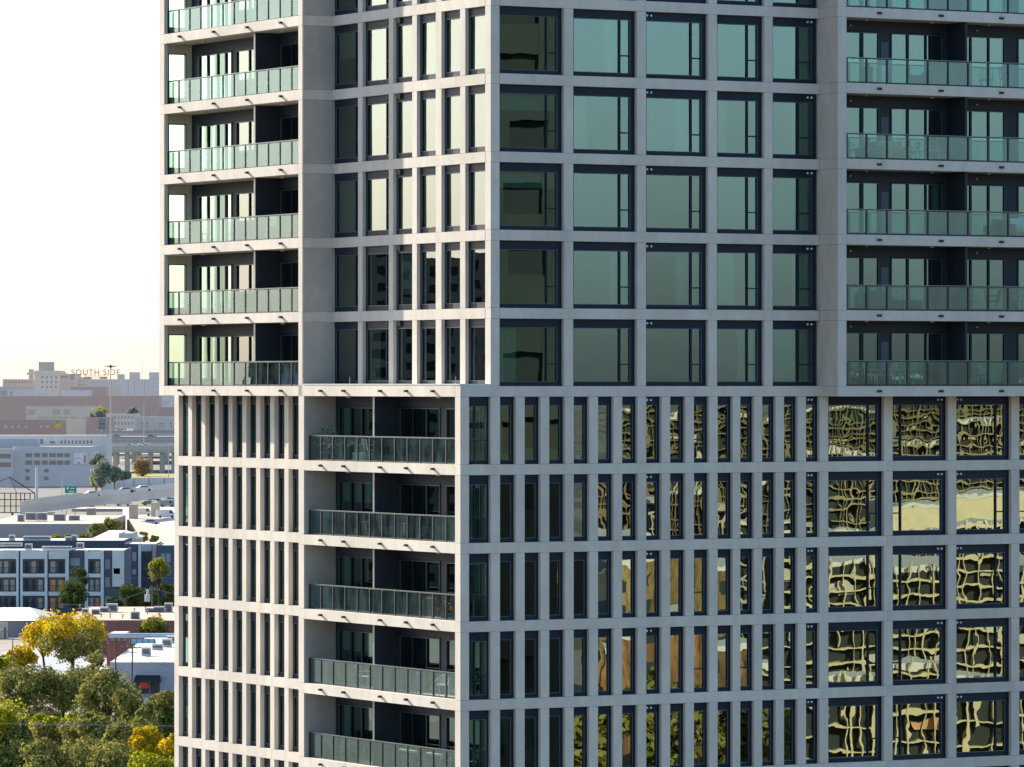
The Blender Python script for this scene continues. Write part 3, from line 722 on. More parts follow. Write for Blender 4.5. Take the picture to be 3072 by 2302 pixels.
# --- roads and ramps
asph = mat('asphalt', (.07, .07, .075), 1800); conc = mat('road concrete', (.46, .43, .40), 1500)
mb = MB(); mb.box(-700, 700, 1760, 2005, .004, .02); tag(mb.build('road', asph), None, None, kind='structure')
mb = MB(); mb.box(XP(385, 2400), 700, 2110, 2215, .004, .03); tag(mb.build('grass_verge', surf('dry sunlit grass', (.22, .21, .06), .95, .3, .1)), None, None, kind='structure')
def deck(name, label, Y0, Y1, x0, x1, z, wall_col, piers=None, dz0=0, px_pier=()):
    t = empty(name, ((x0 + x1) / 2, Y0, 0), 0, label, 'overpass'); L = (x1 - x0) / 2
    MB().box(-L, L, 0, Y1 - Y0, z - .9, z).build('road_deck', conc, t)
    for q in (0, Y1 - Y0 - .3): MB().box(-L, L, q, q + .3, z + .001, z + 1.0).build('barrier', mat('barrier concrete', wall_col, 1500), t)
    MB().box(-L, L, .3, 1.2, z - 2.2, z - .91).build('girder', mat('girder concrete', (.40, .38, .36), 1500), t)
    for p in px_pier:
        x = XP(p, Y0) - (x0 + x1) / 2; MB().box(x - 1, x + 1, 2, 5, 0, z - 2.21).build('bridge_pier', mat('pier concrete', (.5, .44, .36), 900), t)
    return t
deck('highway_overpass', 'nearer elevated highway deck carrying cars beside the tower', 2240, 2330, XP(318, 2300), 300, 11.0, (.42, .40, .40), px_pier=(345, 380, 415, 450, 485, 520))
deck('highway_overpass', 'farther elevated highway deck behind the nearer one', 2480, 2600, XP(318, 2500), 300, 12.4, (.34, .30, .30), px_pier=(350, 400, 450, 500))
deck('highway_overpass', 'farthest elevated highway deck carrying a white van', 2680, 2760, XP(275, 2700), 300, 13.2, (.33, .27, .26), px_pier=(350, 400, 450, 500))
# curved ramp
t = empty('highway_ramp', (0, 0, 0), 0, 'pale curved concrete highway ramp sweeping up to the right', 'ramp')
def rampline(off):
    out = []
    for i in range(15):
        s = i / 14; px_ = 60 + 560 * s; Yb = 1290 + 200 * s - 40 * math.sin(s * math.pi) + off; z = 8.2 + 1.2 * s + .6 * math.sin(s * math.pi)
        out.append(Vector((XP(px_, 1290 + 200 * s), Yb, z)))
    return out
A_, B_ = rampline(0), rampline(26)
def sweep(P0, P1, za, zb):
    mb = MB()
    for i in range(len(P0) - 1):
        a, b, c, d = P0[i], P0[i + 1], P1[i + 1], P1[i]
        mb.hexa([(a.x, a.y, a.z + za), (b.x, b.y, b.z + za), (c.x, c.y, c.z + za), (d.x, d.y, d.z + za), (a.x, a.y, a.z + zb), (b.x, b.y, b.z + zb), (c.x, c.y, c.z + zb), (d.x, d.y, d.z + zb)])
    return mb
sweep(A_, B_, -.8, 0).build('road_deck', conc, t)
sweep(A_, rampline(.4), .002, 1.1).build('barrier', mat('barrier concrete', (.56, .53, .48), 900), t); sweep(rampline(25.6), B_, .002, 1.1).build('barrier', mat('barrier concrete', (.42, .41, .40), 900), t)
sweep(rampline(.8), rampline(3), -2.4, -.81).build('girder', mat('girder concrete', (.50, .47, .43), 900), t)
for p, s in ((423, .65), (487, .76), (300, .43), (180, .21)):
    x = XP(p, 1290 + 200 * s); MB().box(x - 1.1, x + 1.1, 1290 + 200 * s - 30, 1290 + 200 * s - 26, 0, 6.2).build('bridge_pier', mat('pier concrete', (.52, .44, .34), 900), t)
t = empty('noise_wall', (XP(420, 1800), 1815, 0), 0, 'white ribbed noise wall along the road beside the tower', 'wall')
mb = MB(); x0 = XP(300, 1800); 
for i in range(44): mb.box(x0 + i * .9 - XP(420, 1800), x0 + i * .9 + .8 - XP(420, 1800), 0, .3, 0, 5.2 + 2.4 * min(1, i / 12) - 2)
mb.build('rib_panel', mat('ribbed panel', (.52, .56, .62), 1500), t)
mb = MB(); 
for i in range(0, 44, 6): mb.box(x0 + i * .9 - XP(420, 1800) - .1, x0 + i * .9 - XP(420, 1800), -.35, 0, 0, 5.9)
mb.build('post', mat('wall post', (.3, .32, .36), 1500), t)
# highway sign
t = empty('highway_sign', (XP(212, 1500), 1500, 0), 0, 'green highway sign with white lettering above the ramp', 'sign')
zb, zt = ZP(1480, 1500), ZP(1458, 1500)
MB().box(-1.7, 1.7, 0, .12, zb, zt).build('board', mat('green sign face', (.0, .30, .14), 500, rough=.5), t)
bd = MB()
for a, b, c, d in ((-1.6, 1.6, zb + .05, zb + .11), (-1.6, 1.6, zt - .11, zt - .05), (-.1, 1.2, zt - .9, zt - .62), (-.5, 1.0, zb + .35, zb + .66)): bd.box(a, b, -.04, -.01, c, d)
bd.build('white_legend', mat('sign white', (.8, .8, .8), 500), t)
MB().tube([(-.9, -.03, zt - .75), (-.9, .0, zt - .75)], .38, 8).build('shield', mat('sign white', (.8, .8, .8), 500), t)
for x in (-1.3, 1.3): MB().tube([(x, .2, 0), (x, .2, zt)], .12, 6).build('post', mat('galvanised post', (.4, .42, .44), 900), t)
# masts and lamps
def pole(name, px, pyt, Y, r, label, cat, col=(.42, .42, .44), head=None, lean=0):
    zt = ZP(pyt, Y); t = empty(name, (XP(px, Y), Y, 0), 0, label, cat)
    MB().tube([(0, 0, 0), (lean, 0, zt)], r, 8, r2=r * .55).build('shaft', mat('pole finish', col, Y), t)
    if head == 'crown':
        mb = MB()
        for i in range(10):
            a = i * .628; mb.tube([(0, 0, zt - .8), (math.cos(a) * 2.0, math.sin(a) * 2.0, zt - .3)], .22, 5); mb.box(math.cos(a) * 2.2 - .7, math.cos(a) * 2.2 + .7, math.sin(a) * 2.2 - .5, math.sin(a) * 2.2 + .5, zt - .6, zt - .1)
        mb.tube([(0, 0, zt - 1.5), (0, 0, zt + .5)], .5, 8); mb.build('lamp_crown', mat('lamp housing', (.22, .17, .15), 900), t)
    if head == 'arm':
        mb = MB().tube([(0, 0, zt - .2), (-1.3, 0, zt), (-1.6, 0, zt)], .05, 6); mb.build('arm', mat('pole finish', col, Y), t)
        MB().box(-2.1, -1.3, -.15, .15, zt - .02, zt + .14).build('lamp_head', mat('lamp housing pale', (.5, .5, .5), Y), t)
    if head == 'cross':
        MB().box(-1.2, 1.2, -.08, .08, zt - .55, zt - .40).build('crossarm', mat('weathered wood', (.14, .11, .09), Y), t)
        for q in (-1.1, -.4, .4, 1.1): MB().tube([(q, 0, zt - .4), (q, 0, zt - .15)], .06, 6).build('insulator', mat('insulator', (.45, .43, .42), Y), t)
    return t
pole('high_mast_light', 332, 1097, 2650, .45, 'tall high mast light with crown of lamps rising over the skyline', 'lamp mast', (.40, .36, .36), 'crown')
pole('radio_mast', 426, 1030, 5000, .4, 'hair thin radio mast faint in the haze', 'mast', (.75, .7, .7))
pole('steel_pole', 110, 1402, 1420, .55, 'thick pale steel pole beside the black billboard lattice', 'pole', (.50, .50, .52))
pole('steel_pole', 186, 1424, 1500, .14, 'thin grey pole left of the green highway sign', 'pole')
pole('steel_pole', 432, 1212, 2400, .2, 'thin lamp pole beside the elevated highway', 'pole', (.45, .42, .44))
pole('steel_pole', 506, 1330, 2100, .18, 'thin lamp pole beside the tower under the highway', 'pole', (.35, .37, .42))
pole('street_lamp', 38, 1893, 620, .10, 'street lamp with a flat head in the yellow trees at left', 'lamp', (.20, .18, .16), 'arm')
t = pole('utility_pole', 457, 1762, 800, .17, 'utility pole with white transformer above the pink roof', 'pole', (.13, .11, .09), 'cross')
z = ZP(1805, 800); MB().tube([(-.75, -.3, z), (-.75, -.3, z + 1.1)], .45, 10).build('transformer', mat('transformer paint', (.62, .63, .64), 700), t)
MB().tube([(-.7, -.3, z + 1.2), (-.7, -.3, z + 1.9)], .2, 8).build('fuse', mat('transformer paint', (.62, .63, .64), 700), t)
pole('utility_pole', 393, 1932, 615, .15, 'leaning dark utility pole in front of the flat white roofs', 'pole', (.10, .08, .07), 'cross', lean=.2)
pole('utility_pole', 347, 1912, 600, .14, 'dark utility pole at the right of the yellow topped tree', 'pole', (.10, .08, .07), 'cross')
# billboard lattice
t = empty('billboard_frame', (XP(45, 1350), 1350, 0), 0, 'black steel lattice seen from behind with a gabled top', 'billboard frame')
mb = MB(); c0 = XP(45, 1350)
xs = [XP(p, 1350) - c0 for p in (-10, 14, 32, 48, 62, 74, 90, 104)]; z0, z1 = ZP(1538, 1350), ZP(1480, 1350)
for x in xs: mb.box(x - .12, x + .12, 0, .25, z0, z1)
for z in (z0, z0 + 1.7, z0 + 3.4, z1): mb.box(xs[0], xs[-1], -.26, -.01, z - .1, z + .1)
mb.build('lattice', mat('black steel', (.03, .03, .04), 700), t)
mb = MB().tube([(xs[-1], .1, z1), (XP(28, 1350) - c0, .1, ZP(1432, 1350)), (XP(-15, 1350) - c0, .1, ZP(1450, 1350))], .14, 5)
mb.tube([(XP(28, 1350) - c0, .1, ZP(1432, 1350)), (XP(50, 1350) - c0, .1, z1)], .08, 5); mb.build('gable_truss', mat('black steel', (.03, .03, .04), 700), t)
mb = MB().box(-1, -.5, .3, .8, 0, z0); mb.box(3, 3.5, .3, .8, 0, z0); mb.build('legs', mat('black steel', (.03, .03, .04), 700), t)

# --- low roofs behind the apartments
building('long_roof_store', 'long low store with pink roof and a row of pale rooftop units', -60, 300, 1572, 1205, 80, (.27, .26, .29), (.50, .37, .31), parapet=.3)
for i, (p, y_, wd) in enumerate(((62, 1568, 1.6), (92, 1562, 2.6), (122, 1562, 3.0), (178, 1566, 2.8), (222, 1570, 2.6))):
    hvac(p, y_, 1225 + i * 3, wd, 1.9, ('leftmost cube shaped', 'second from left', 'broad glass fronted', 'fourth from left', 'rightmost')[i] + ' pale rooftop unit on the long pink roof', None, 2)
building('dark_shed_row', 'long brown grey shed wall behind the parked vans', 215, 620, 1527, 1560, 25, (.27, .22, .21), (.50, .37, .31), parapet=.3)
t = empty('retaining_wall', (XP(365, 1300), 1300, 0), 0, 'long sunlit tan retaining wall sloping down to the tower', 'wall')
a, b = Vector((0, 0, 0)), Vector((XP(560, 1130) - XP(365, 1300), -170, 0))
mb = MB(); n_ = 14
za, zb = ZP(1556, 1300), ZP(1592, 1130)
for i in range(n_):
    p, q = a.lerp(b, i / n_), a.lerp(b, (i + 1) / n_ - .004); z_, zz = za + (zb - za) * i / n_, za + (zb - za) * (i + 1) / n_
    mb.hexa([(p.x, p.y, 0), (q.x, q.y, 0), (q.x + .5, q.y + .3, 0), (p.x + .5, p.y + .3, 0), (p.x, p.y, z_), (q.x, q.y, zz), (q.x + .5, q.y + .3, zz), (p.x + .5, p.y + .3, z_)])
mb.build('wall_panel', mat('tan concrete', (.62, .46, .32), 900), t)
mb = MB(); mb.quad([(XP(368, 1302), 1302, 2.3), (XP(620, 1135), 1140, 2.3), (60, 1500, 2.3), (XP(368, 1500), 1500, 2.3)][::1]); tag(mb.build('raised_pavement', mat('pavement', (.42, .38, .36), 1200)), None, None, kind='structure')
# --- vehicles
def car_proto(name, kind, col, label):
    t = empty(name, (0, 0, 0), 0, label, 'van' if kind == 'van' else 'car')
    L, Wd = (5.4, 2.0) if kind == 'van' else (4.6, 1.8)
    if kind == 'van': prof = [(-2.7, .35), (2.7, .35), (2.7, 1.0), (2.2, 1.25), (1.6, 2.15), (-2.65, 2.2)]
    else: prof = [(-2.3, .3), (2.3, .3), (2.3, .75), (1.35, .92), (.65, 1.45), (-1.1, 1.45), (-1.8, .98), (-2.3, .9)]
    mb = MB(); n = len(prof)
    f = [(x, -Wd / 2, z) for x, z in prof]; g = [(x, Wd / 2, z) for x, z in prof]
    mb.quad(f); mb.quad(g[::-1])
    for i in range(n): mb.quad([f[i], g[i], g[(i + 1) % n], f[(i + 1) % n]])
    mb.build('body', mat('car paint ' + kind, col, 1200, rough=.3, var=.03), t)
    w = MB()
    for sgn in (-1, 1):
        y = sgn * (Wd / 2 + .01)
        if kind == 'van': w.quad([(.9, y, 1.25), (2.0, y, 1.25), (1.5, y, 2.0), (.9, y, 2.0)])
        else: w.quad([(-1.5, y, .98), (1.15, y, .95), (.6, y, 1.38), (-1.0, y, 1.38)])
    w.build('side_window', mat('car glass', (.03, .04, .05), 900, rough=.15), t)
    w = MB(); k = 1 if kind == 'van' else 0
    a, b = ((2.2, 1.27), (1.62, 2.12)) if k else ((1.33, .95), (.68, 1.42))
    w.quad([(a[0] + .02, -Wd / 2 + .12, a[1]), (a[0] + .02, Wd / 2 - .12, a[1]), (b[0] + .02, Wd / 2 - .12, b[1]), (b[0] + .02, -Wd / 2 + .12, b[1])]); w.build('windscreen', mat('car glass', (.03, .04, .05), 900, rough=.15), t)
    for x in (-L * .3, L * .3):
        for y in (-Wd / 2 + .05, Wd / 2 - .05): MB().tube([(x, y - .1, .33), (x, y + .1, .33)], .33, 12).build('wheel', mat('tyre', (.02, .02, .02), 600), t)
    return t
cars = [  # px, py of the wheels, Y, base z, heading, kind, colour, label
 (297, 1306, 2700, 13.2, 0, 'car', (.7, .7, .7), 'white car leftmost on the farthest highway deck'),
 (342, 1306, 2705, 13.2, 0, 'car', (.75, .75, .75), 'white car left of the white van'),
 (384, 1303, 2690, 13.2, 3.14, 'van', (.8, .8, .8), 'white van on the farthest highway deck'),
 (353, 1321, 2500, 12.4, 0, 'car', (.12, .16, .22), 'dark blue car on the middle highway deck'),
 (456, 1317, 2520, 12.4, 0, 'car', (.05, .06, .07), 'black car on the middle highway deck near the tower'),
 (389, 1335, 2260, 11.0, 0, 'car', (.6, .6, .6), 'silver car leftmost on the nearer highway deck'),
 (428, 1331, 2300, 11.0, 0, 'car', (.75, .75, .75), 'white car in the middle of the nearer highway deck'),
 (440, 1338, 2252, 11.0, 0, 'car', (.7, .68, .66), 'pale car rightmost on the nearer highway deck')]
def carat(x, Y, z, h, kind, col, label, group):
    t = car_proto('parked_car' if group else 'moving_car', kind, col, label); t.location = (x, Y, z); t.rotation_euler = (0, 0, h)
    if group: t['group'] = group
    return t
for p, q, Y, z, h, kd, c, lab in cars: carat(XP(p, Y), Y, z, h, kd, c, lab, None)
def rampz(p):
    s = (p - 60) / 560; return 1290 + 200 * s - 40 * math.sin(s * math.pi) + 9, 8.2 + 1.2 * s + .6 * math.sin(s * math.pi), 1290 + 200 * s
for p, c, lab in ((306, (.8, .8, .8), 'white car driving on the curved ramp'), (402, (.06, .08, .1), 'dark car on the curved ramp'), (450, (.75, .72, .66), 'pale car on the curved ramp near the tower')):
    Yy, zz, yy = rampz(p); carat(XP(p, yy), Yy, zz, .35, 'car', c, lab, None)
g = 'vehicles parked on the raised lot'
for p, Y, kd, c, lab in ((428, 1420, 'van', (.7, .7, .7), 'white van parked left on the raised lot'), (498, 1400, 'van', (.75, .73, .7), 'white box van parked beside the tower on the raised lot'), (452, 1330, 'car', (.35, .35, .36), 'grey car parked in front of the white van'), (484, 1270, 'car', (.6, .6, .6), 'silver car parked near the tan wall'), (512, 1240, 'car', (.7, .7, .7), 'white car parked nearest the tower by the tan wall')):
    carat(XP(p, Y), Y, 2.31, .1, kd, c, lab, g)
g = 'vehicles parked under the ramp'
cc = [(.10, .16, .25), (.6, .6, .6), (.05, .05, .06), (.3, .32, .35), (.7, .7, .72), (.12, .2, .3), (.5, .1, .08)]
spots = [(258, 1600, 'van', 3, 'grey van in the middle of the lot under the ramp'), (225, 1640, 'car', 2, 'dark car left of the grey van'), (145, 1620, 'car', 2, 'dark car at the far left of the lot under the ramp'), (165, 1660, 'car', 5, 'blue car second from left in the lot under the ramp'),
 (300, 1640, 'car', 4, 'white car between the grey van and the first ramp pier'), (335, 1660, 'car', 0, 'blue car under the ramp'), (372, 1630, 'van', 4, 'white van with green side beside the ramp pier'), (392, 1700, 'car', 1, 'silver car behind the ramp pier'), (448, 1640, 'car', 0, 'dark blue car between the two ramp piers'),
 (462, 1700, 'car', 5, 'steel blue car between the two ramp piers'), (503, 1620, 'van', 3, 'grey van nearest the tower under the ramp'), (515, 1690, 'car', 4, 'white car nearest the tower under the ramp')]
for p, Y, kd, ci, lab in spots: carat(XP(p, Y), Y, 0.02, random.uniform(-.3, .3), kd, cc[ci], lab, g)
for p, Y, ci, lab in ((130, 596, 6, 'maroon car half hidden by the olive trees at left'), (400, 606, 6, 'red car parked right of the dark olive tree'), (262, 600, 4, 'white car glimpsed below the dark olive crown'), (385, 622, 4, 'silver car behind the red car')):
    carat(XP(p, Y), Y, .02, .2, 'car', cc[ci], lab, None)

# --- white gabled roof behind apartments
def gable(name, label, px0, px1, pye, pyr, Y, depth, wall, roof, wins=()):
    r = building(name, label, px0, px1, pye, Y, depth, wall, roof, wins, parapet=.02)
    x0, x1 = XP(px0, Y), XP(px1, Y); hw = (x1 - x0) / 2; h = ZP(pye, Y); hr = ZP(pyr, Y)
    mb = MB(); e = .5
    P_ = [(-hw - e, -e, h), (hw + e, -e, h), (hw + e - 3, depth / 2, hr), (-hw - e + 3, depth / 2, hr), (-hw - e, depth, h), (hw + e, depth, h)]
    mb.quad([P_[0], P_[1], P_[2], P_[3]]); mb.quad([P_[5], P_[4], P_[3], P_[2]]); mb.quad([P_[1], P_[5], P_[2]]); mb.quad([P_[4], P_[0], P_[3]])
    mb.build('pitched_roof', mat('roof membrane', roof, Y), r); return r
gable('white_roof_house', 'cream house with low white pitched roof behind the apartments', 278, 405, 1618, 1596, 1020, 22, (.55, .50, .38), (.80, .76, .68), wins=[(290, 342, 1620, 1629)])
building('white_roof_annex', 'white flat annex right of the cream house', 356, 396, 1600, 1015, 15, (.62, .60, .54), (.6, .64, .72))

# --- three storey apartments
Ya = 860
AX = lambda p: XP(p, Ya)
def ap_block(label, spans, px0, px1, top, col, Y, wins, balc, roofc=ROOFW, fins=()):
    r = building('apartment_building', label, px0, px1, top, Y, 14, col, roofc, wins=wins, glassc=(.30, .33, .36), parapet=.5)
    cx = XP((px0 + px1) / 2, Y)
    lit = mat('painted room glow', (.75, .30, .13), 500); dk = mat('balcony recess', (.10, .11, .13), Y); dr = mat('balcony door', (.03, .035, .045), Y); rl = mat('balcony rail', (.02, .025, .03), Y); cw = mat('balcony curtain', (.45, .38, .32), Y)  # orange colour on some door leaves stands in for lit rooms
    rr = random.Random(px0)
    for a, b, c, d in balc:
        x0, x1 = XP(a, Y) - cx, XP(b, Y) - cx; z0, z1 = ZP(d, Y), ZP(c, Y)
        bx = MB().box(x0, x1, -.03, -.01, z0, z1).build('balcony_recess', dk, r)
        w_ = x1 - x0; n = max(2, int(w_ / 1.0))
        for i in range(n):
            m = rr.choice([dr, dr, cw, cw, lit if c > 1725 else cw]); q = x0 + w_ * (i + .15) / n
            MB().box(q, q + w_ / n * .6, -.06, -.031, z0 + .1, z1 - .35).build('door_leaf', m, bx)
        rm = MB().box(x0, x1, -.62, -.58, z0 + .95, z0 + 1.02)
        for i in range(int(w_ / .22) + 1): rm.box(x0 + i * .22, x0 + i * .22 + .03, -.61, -.59, z0, z0 + .949)
        rm.build('railing', rl, bx)
    for a, b, c, d, colr in fins:
        x0, x1 = XP(a, Y) - cx, XP(b, Y) - cx; MB().box(x0, x1, -.75, -.07, ZP(d, Y), ZP(c, Y)).build('facade_fin', mat('apartment trim', colr, Y), r)
    return r
rows = [(1678, 1720), (1733, 1774), (1788, 1826)]
WH = (.66, .68, .70)
fw = [(-40, -32, 1655, 1848, WH), (50, 57, 1655, 1848, WH), (62, 69, 1655, 1848, WH), (135, 143, 1655, 1848, WH), (197, 207, 1655, 1780, WH)]
for z0_, z1_ in ((1655, 1677), (1721, 1732), (1775, 1787)): fw += [(-32, 50, z0_, z1_, (.70, .70, .70)), (69.2, 134.8, z0_, z1_, (.70, .70, .70)), (147, 196.8, z0_, z1_, (.66, .66, .66))]
ap_block('white three storey apartment block with deep balconies at left', None, -60, 208, 1652, (.07, .085, .11), Ya, [], grid([(-30, 49), (71, 133), (148, 196)], rows), fins=fw)
fw = [(255, 265, 1652, 1830, WH), (303, 312, 1652, 1830, WH), (338, 373, 1651, 1760, (.64, .66, .66))]
for z0_, z1_ in ((1655, 1677), (1721, 1732), (1775, 1787)): fw += [(265.2, 302.8, z0_, z1_, (.70, .70, .70))]
ap_block('dark navy and white apartment block with stacked balconies in the centre', None, 208.5, 375, 1651, (.10, .105, .14), Ya + 1, [(211, 240, 1674, 1698)] + grid([(315, 330)], [(1678, 1708), (1732, 1762), (1788, 1806)]) , grid([(267, 302)], rows), fins=fw + [(342, 361, 1705, 1722, (.09, .13, .18))])
ap_block('navy apartment block with white framed windows right of centre', None, 373, 470, 1632, NAVY, 895, grid([(380, 393), (396, 409)], [(1656, 1684), (1708, 1724)]), grid([(432, 450)], [(1655, 1695), (1705, 1740)]), fins=[(416, 424, 1630, 1800, WH), (425, 456, 1632, 1654, (.36, .43, .50)), (458, 470, 1632, 1700, (.50, .42, .36))])
ap_block('navy apartment block touching the tower', None, 471, 620, 1636, (.055, .09, .15), 890, grid([(482, 496), (498, 512)], [(1660, 1688), (1712, 1726)]), [])
building('apartment_rear_wing', 'dark rear wing of the apartments with pale roof strips', -60, 372, 1622, 930, 20, (.045, .07, .10), (.60, .60, .60))
for i, (p, y_, wd, h_, lab) in enumerate(((30, 1640, 4, .6, 'flat white roof curb at the far left of the apartment roofs'), (85, 1650, 1.2, 1.0, 'rooftop unit nearest the dark downpipe'), (170, 1650, 5, .6, 'long white roof curb above the navy block'), (205, 1632, 1.2, 1.3, 'grey rooftop unit on the rear wing near the middle'), (222, 1632, 1.0, 1.6, 'tall rooftop unit on the rear wing near the middle'), (240, 1648, 1.2, 1.1, 'small rooftop unit at the right end of the apartment roofs'), (110, 1622, 5, .8, 'long white roof curb on the rear wing'), (35, 1622, 1.1, 1.0, 'small rooftop unit on the rear wing at left'))):
    hvac(p, y_, 866 if y_ > 1636 else 936, wd, h_, lab, None, 1.2)

# --- pink roof and brick wall, white roofs, shed
building('brick_workshop', 'low brick workshop with flat pink roof', 190, 640, 1862, 735, 46, (.25, .095, .075), (.52, .35, .27), parapet=.25)
for i, (p, y_, Y_, wd, h_) in enumerate(((255, 1838, 755, 1.0, .9), (287, 1842, 755, 1.2, 1.0), (312, 1838, 762, 1.3, 1.1), (338, 1832, 762, 1.4, 1.3), (330, 1822, 775, 1.2, .8), (405, 1858, 740, 1.3, 1.4), (450, 1838, 762, 1.4, 1.0), (478, 1838, 762, 1.6, 1.2), (505, 1836, 762, 1.2, 1.6))):
    hvac(p, y_ + 6, Y_, wd, h_, ('leftmost', 'second', 'third', 'fourth', 'rearmost', 'nearest', 'wide left', 'wide middle', 'rightmost')[i] + ' grey rooftop unit on the pink workshop roof', None, 1.0)
rv = random.Random(9)
for i in range(14):
    Y_ = rv.uniform(742, 778); px_ = rv.uniform(215, 520); t = empty('roof_vent', (XP(px_, Y_), Y_, 4.9), 0, 'small pipe vent standing on the pink workshop roof', 'vent', 'pipe vents on the pink workshop roof')
    MB().tube([(0, 0, 0), (0, 0, .6)], .1, 6).build('pipe', mat('vent metal', (.35, .30, .28), 700), t); MB().tube([(0, 0, .601), (0, 0, .7)], .17, 8).build('cap', mat('vent metal', (.35, .30, .28), 700), t)
building('white_roof_workshop', 'flat white roofed workshop with grey wall and black awning', 330, 640, 1987, 626, 62, (.40, .41, .45), (.84, .78, .68), parapet=.3, wins=[(400, 420, 2048, 2082), (422, 448, 2048, 2082), (450, 478, 2048, 2082)])
t = empty('skylight_strip', (XP(428, 672), 672, 4.85), 0, 'long tilted blue glass skylight on the white roof', 'skylight')
MB().hexa([(-1.7, 0, 0), (1.7, 0, 0), (1.7, 1, 0), (-1.7, 1, 0), (-1.6, .8, .62), (1.6, .8, .62), (1.6, 1, .62), (-1.6, 1, .62)]).build('frame', mat('skylight frame', (.10, .16, .18), 600), t)
for i in range(4): MB().quad([(-1.5 + i * .77, -.0, .04), (-.85 + i * .77, -.0, .04), (-.85 + i * .77, .74, .60), (-1.5 + i * .77, .74, .60)]).build('pane', mat('skylight glass', (.30, .48, .52), 600, rough=.2), t)
for i, (p, Y_, wd, h_, lab) in enumerate(((438, 640, 1.2, 1.15, 'boxy brown grey unit on the front edge of the white roof'), (472, 655, 1.4, .8, 'white rimmed rooftop unit in the middle of the white roof'), (500, 662, 1.3, 1.1, 'pale green rooftop unit behind the white one'), (515, 672, 1.3, 1.0, 'rearmost green rooftop unit next to the tower'))): 
    t = hvac(p, 1151 + (EYE - 4.9) * FPX / Y_, Y_, wd, h_, lab, None, 1.1)
t = empty('blue_roof_ridge', (XP(430, 690), 688, 4.85), 0, 'pale blue round edged roof strip behind the skylight', 'roof strip')
MB().tube([(-4.5, 0, .3), (5, 0, .3)], .32, 10).build('ridge', mat('blue roof metal', (.40, .50, .62), 600), t)
t = empty('shop_awning', (XP(442, 625), 625, 0), 0, 'black awning over the shop door of the white roofed workshop', 'awning')
zt, zb = ZP(2027, 625), ZP(2046, 625)
MB().hexa([(-1.75, -1.2, zb), (1.75, -1.2, zb), (1.6, 0.9, zb), (-1.6, .9, zb), (-1.6, -1.0, zb + .1), (1.6, -1.0, zb + .1), (1.5, .9, zt), (-1.5, .9, zt)]).build('canopy', mat('black canvas', (.012, .014, .02), 600), t)
for x in (-1.6, 0.3, 1.6): MB().tube([(x, -1.1, 0), (x, -1.1, zb)], .035, 6).build('post', mat('black steel', (.03, .03, .04), 700), t)
t = empty('shop_sign', (XP(434, 624), 623.2, 0), 0, 'red sign under the black awning', 'sign'); z0 = ZP(2064, 624)
MB().box(-.5, .5, 0, .08, z0, ZP(2048, 624)).build('board', mat('red paint', (.60, .05, .03), 500), t); MB().tube([(0, .1, 0), (0, .1, z0 + .3)], .03, 6).build('post', mat('black steel', (.03, .03, .04), 700), t)
building('red_trim_store', 'low store with a white roof and red fascia', 320, 375, 1905, 706, 10, (.32, .10, .07), ROOFW, parapet=.2)
gable('white_gable_shed', 'white roofed metal shed with grey end wall at left', -70, 118, 1862, 1833, 790, 24, (.20, .23, .28), (.86, .80, .68))
t = empty('shed_front', (XP(-20, 785), 784, 0), 0, 'cream boarded gable front of the shed at the left edge', 'wall')
x1 = XP(25, 785) - XP(-20, 785); z1 = ZP(1866, 785)
MB().box(-2.4, x1, 0, .3, 0, z1).build('boarding', mat('cream boarding', (.58, .54, .44), 700), t)
MB().box(x1 - .5, x1 - .3, -.05, -.01, z1 - 2.4, z1 - .8).build('slot_window', mat('distant window glass', DARKW, 700), t)
mb = MB(); mb.box(XP(-80, 700), XP(335, 700), 655, 775, .006, .03); tag(mb.build('paved_yard', surf('blue grey paving', (.30, .33, .38), .9, .1, .3)), None, None, kind='structure')
mb = MB(); mb.box(-80, 30, 560, 640, .008, .03); tag(mb.build('parking_lot', surf('pinkish asphalt', (.17, .13, .12), .9, .15, .3)), None, None, kind='structure')

# --- trees
def leaf_mat(name, c1, c2, sub=.25):
    m, nt, ns, ln = new_mat(name)
    out = N(ns, 'ShaderNodeOutputMaterial'); d = N(ns, 'ShaderNodeBsdfDiffuse'); tl = N(ns, 'ShaderNodeBsdfTranslucent'); mx = N(ns, 'ShaderNodeMixShader'); mx.inputs[0].default_value = sub
    g = N(ns, 'ShaderNodeNewGeometry'); tc = N(ns, 'ShaderNodeTexCoord'); nz = N(ns, 'ShaderNodeTexNoise', Scale=.45, Detail=2.0); ln.new(tc.outputs['Object'], nz.inputs['Vector'])
    ad = N(ns, 'ShaderNodeMath', operation='ADD'); ln.new(g.outputs['Random Per Island'], ad.inputs[0]); ln.new(nz.outputs['Fac'], ad.inputs[1])
    mr = N(ns, 'ShaderNodeMapRange'); mr.inputs['From Min'].default_value = .35; mr.inputs['From Max'].default_value = 1.6; ln.new(ad.outputs[0], mr.inputs['Value'])
    c = N(ns, 'ShaderNodeMix', data_type='RGBA'); ln.new(mr.outputs[0], c.inputs['Factor']); c.inputs['A'].default_value = (*c1, 1); c.inputs['B'].default_value = (*c2, 1)
    for s in (d, tl): ln.new(c.outputs['Result'], s.inputs['Color'])
    ln.new(d.outputs[0], mx.inputs[1]); ln.new(tl.outputs[0], mx.inputs[2]); ln.new(mx.outputs[0], out.inputs['Surface']); return m
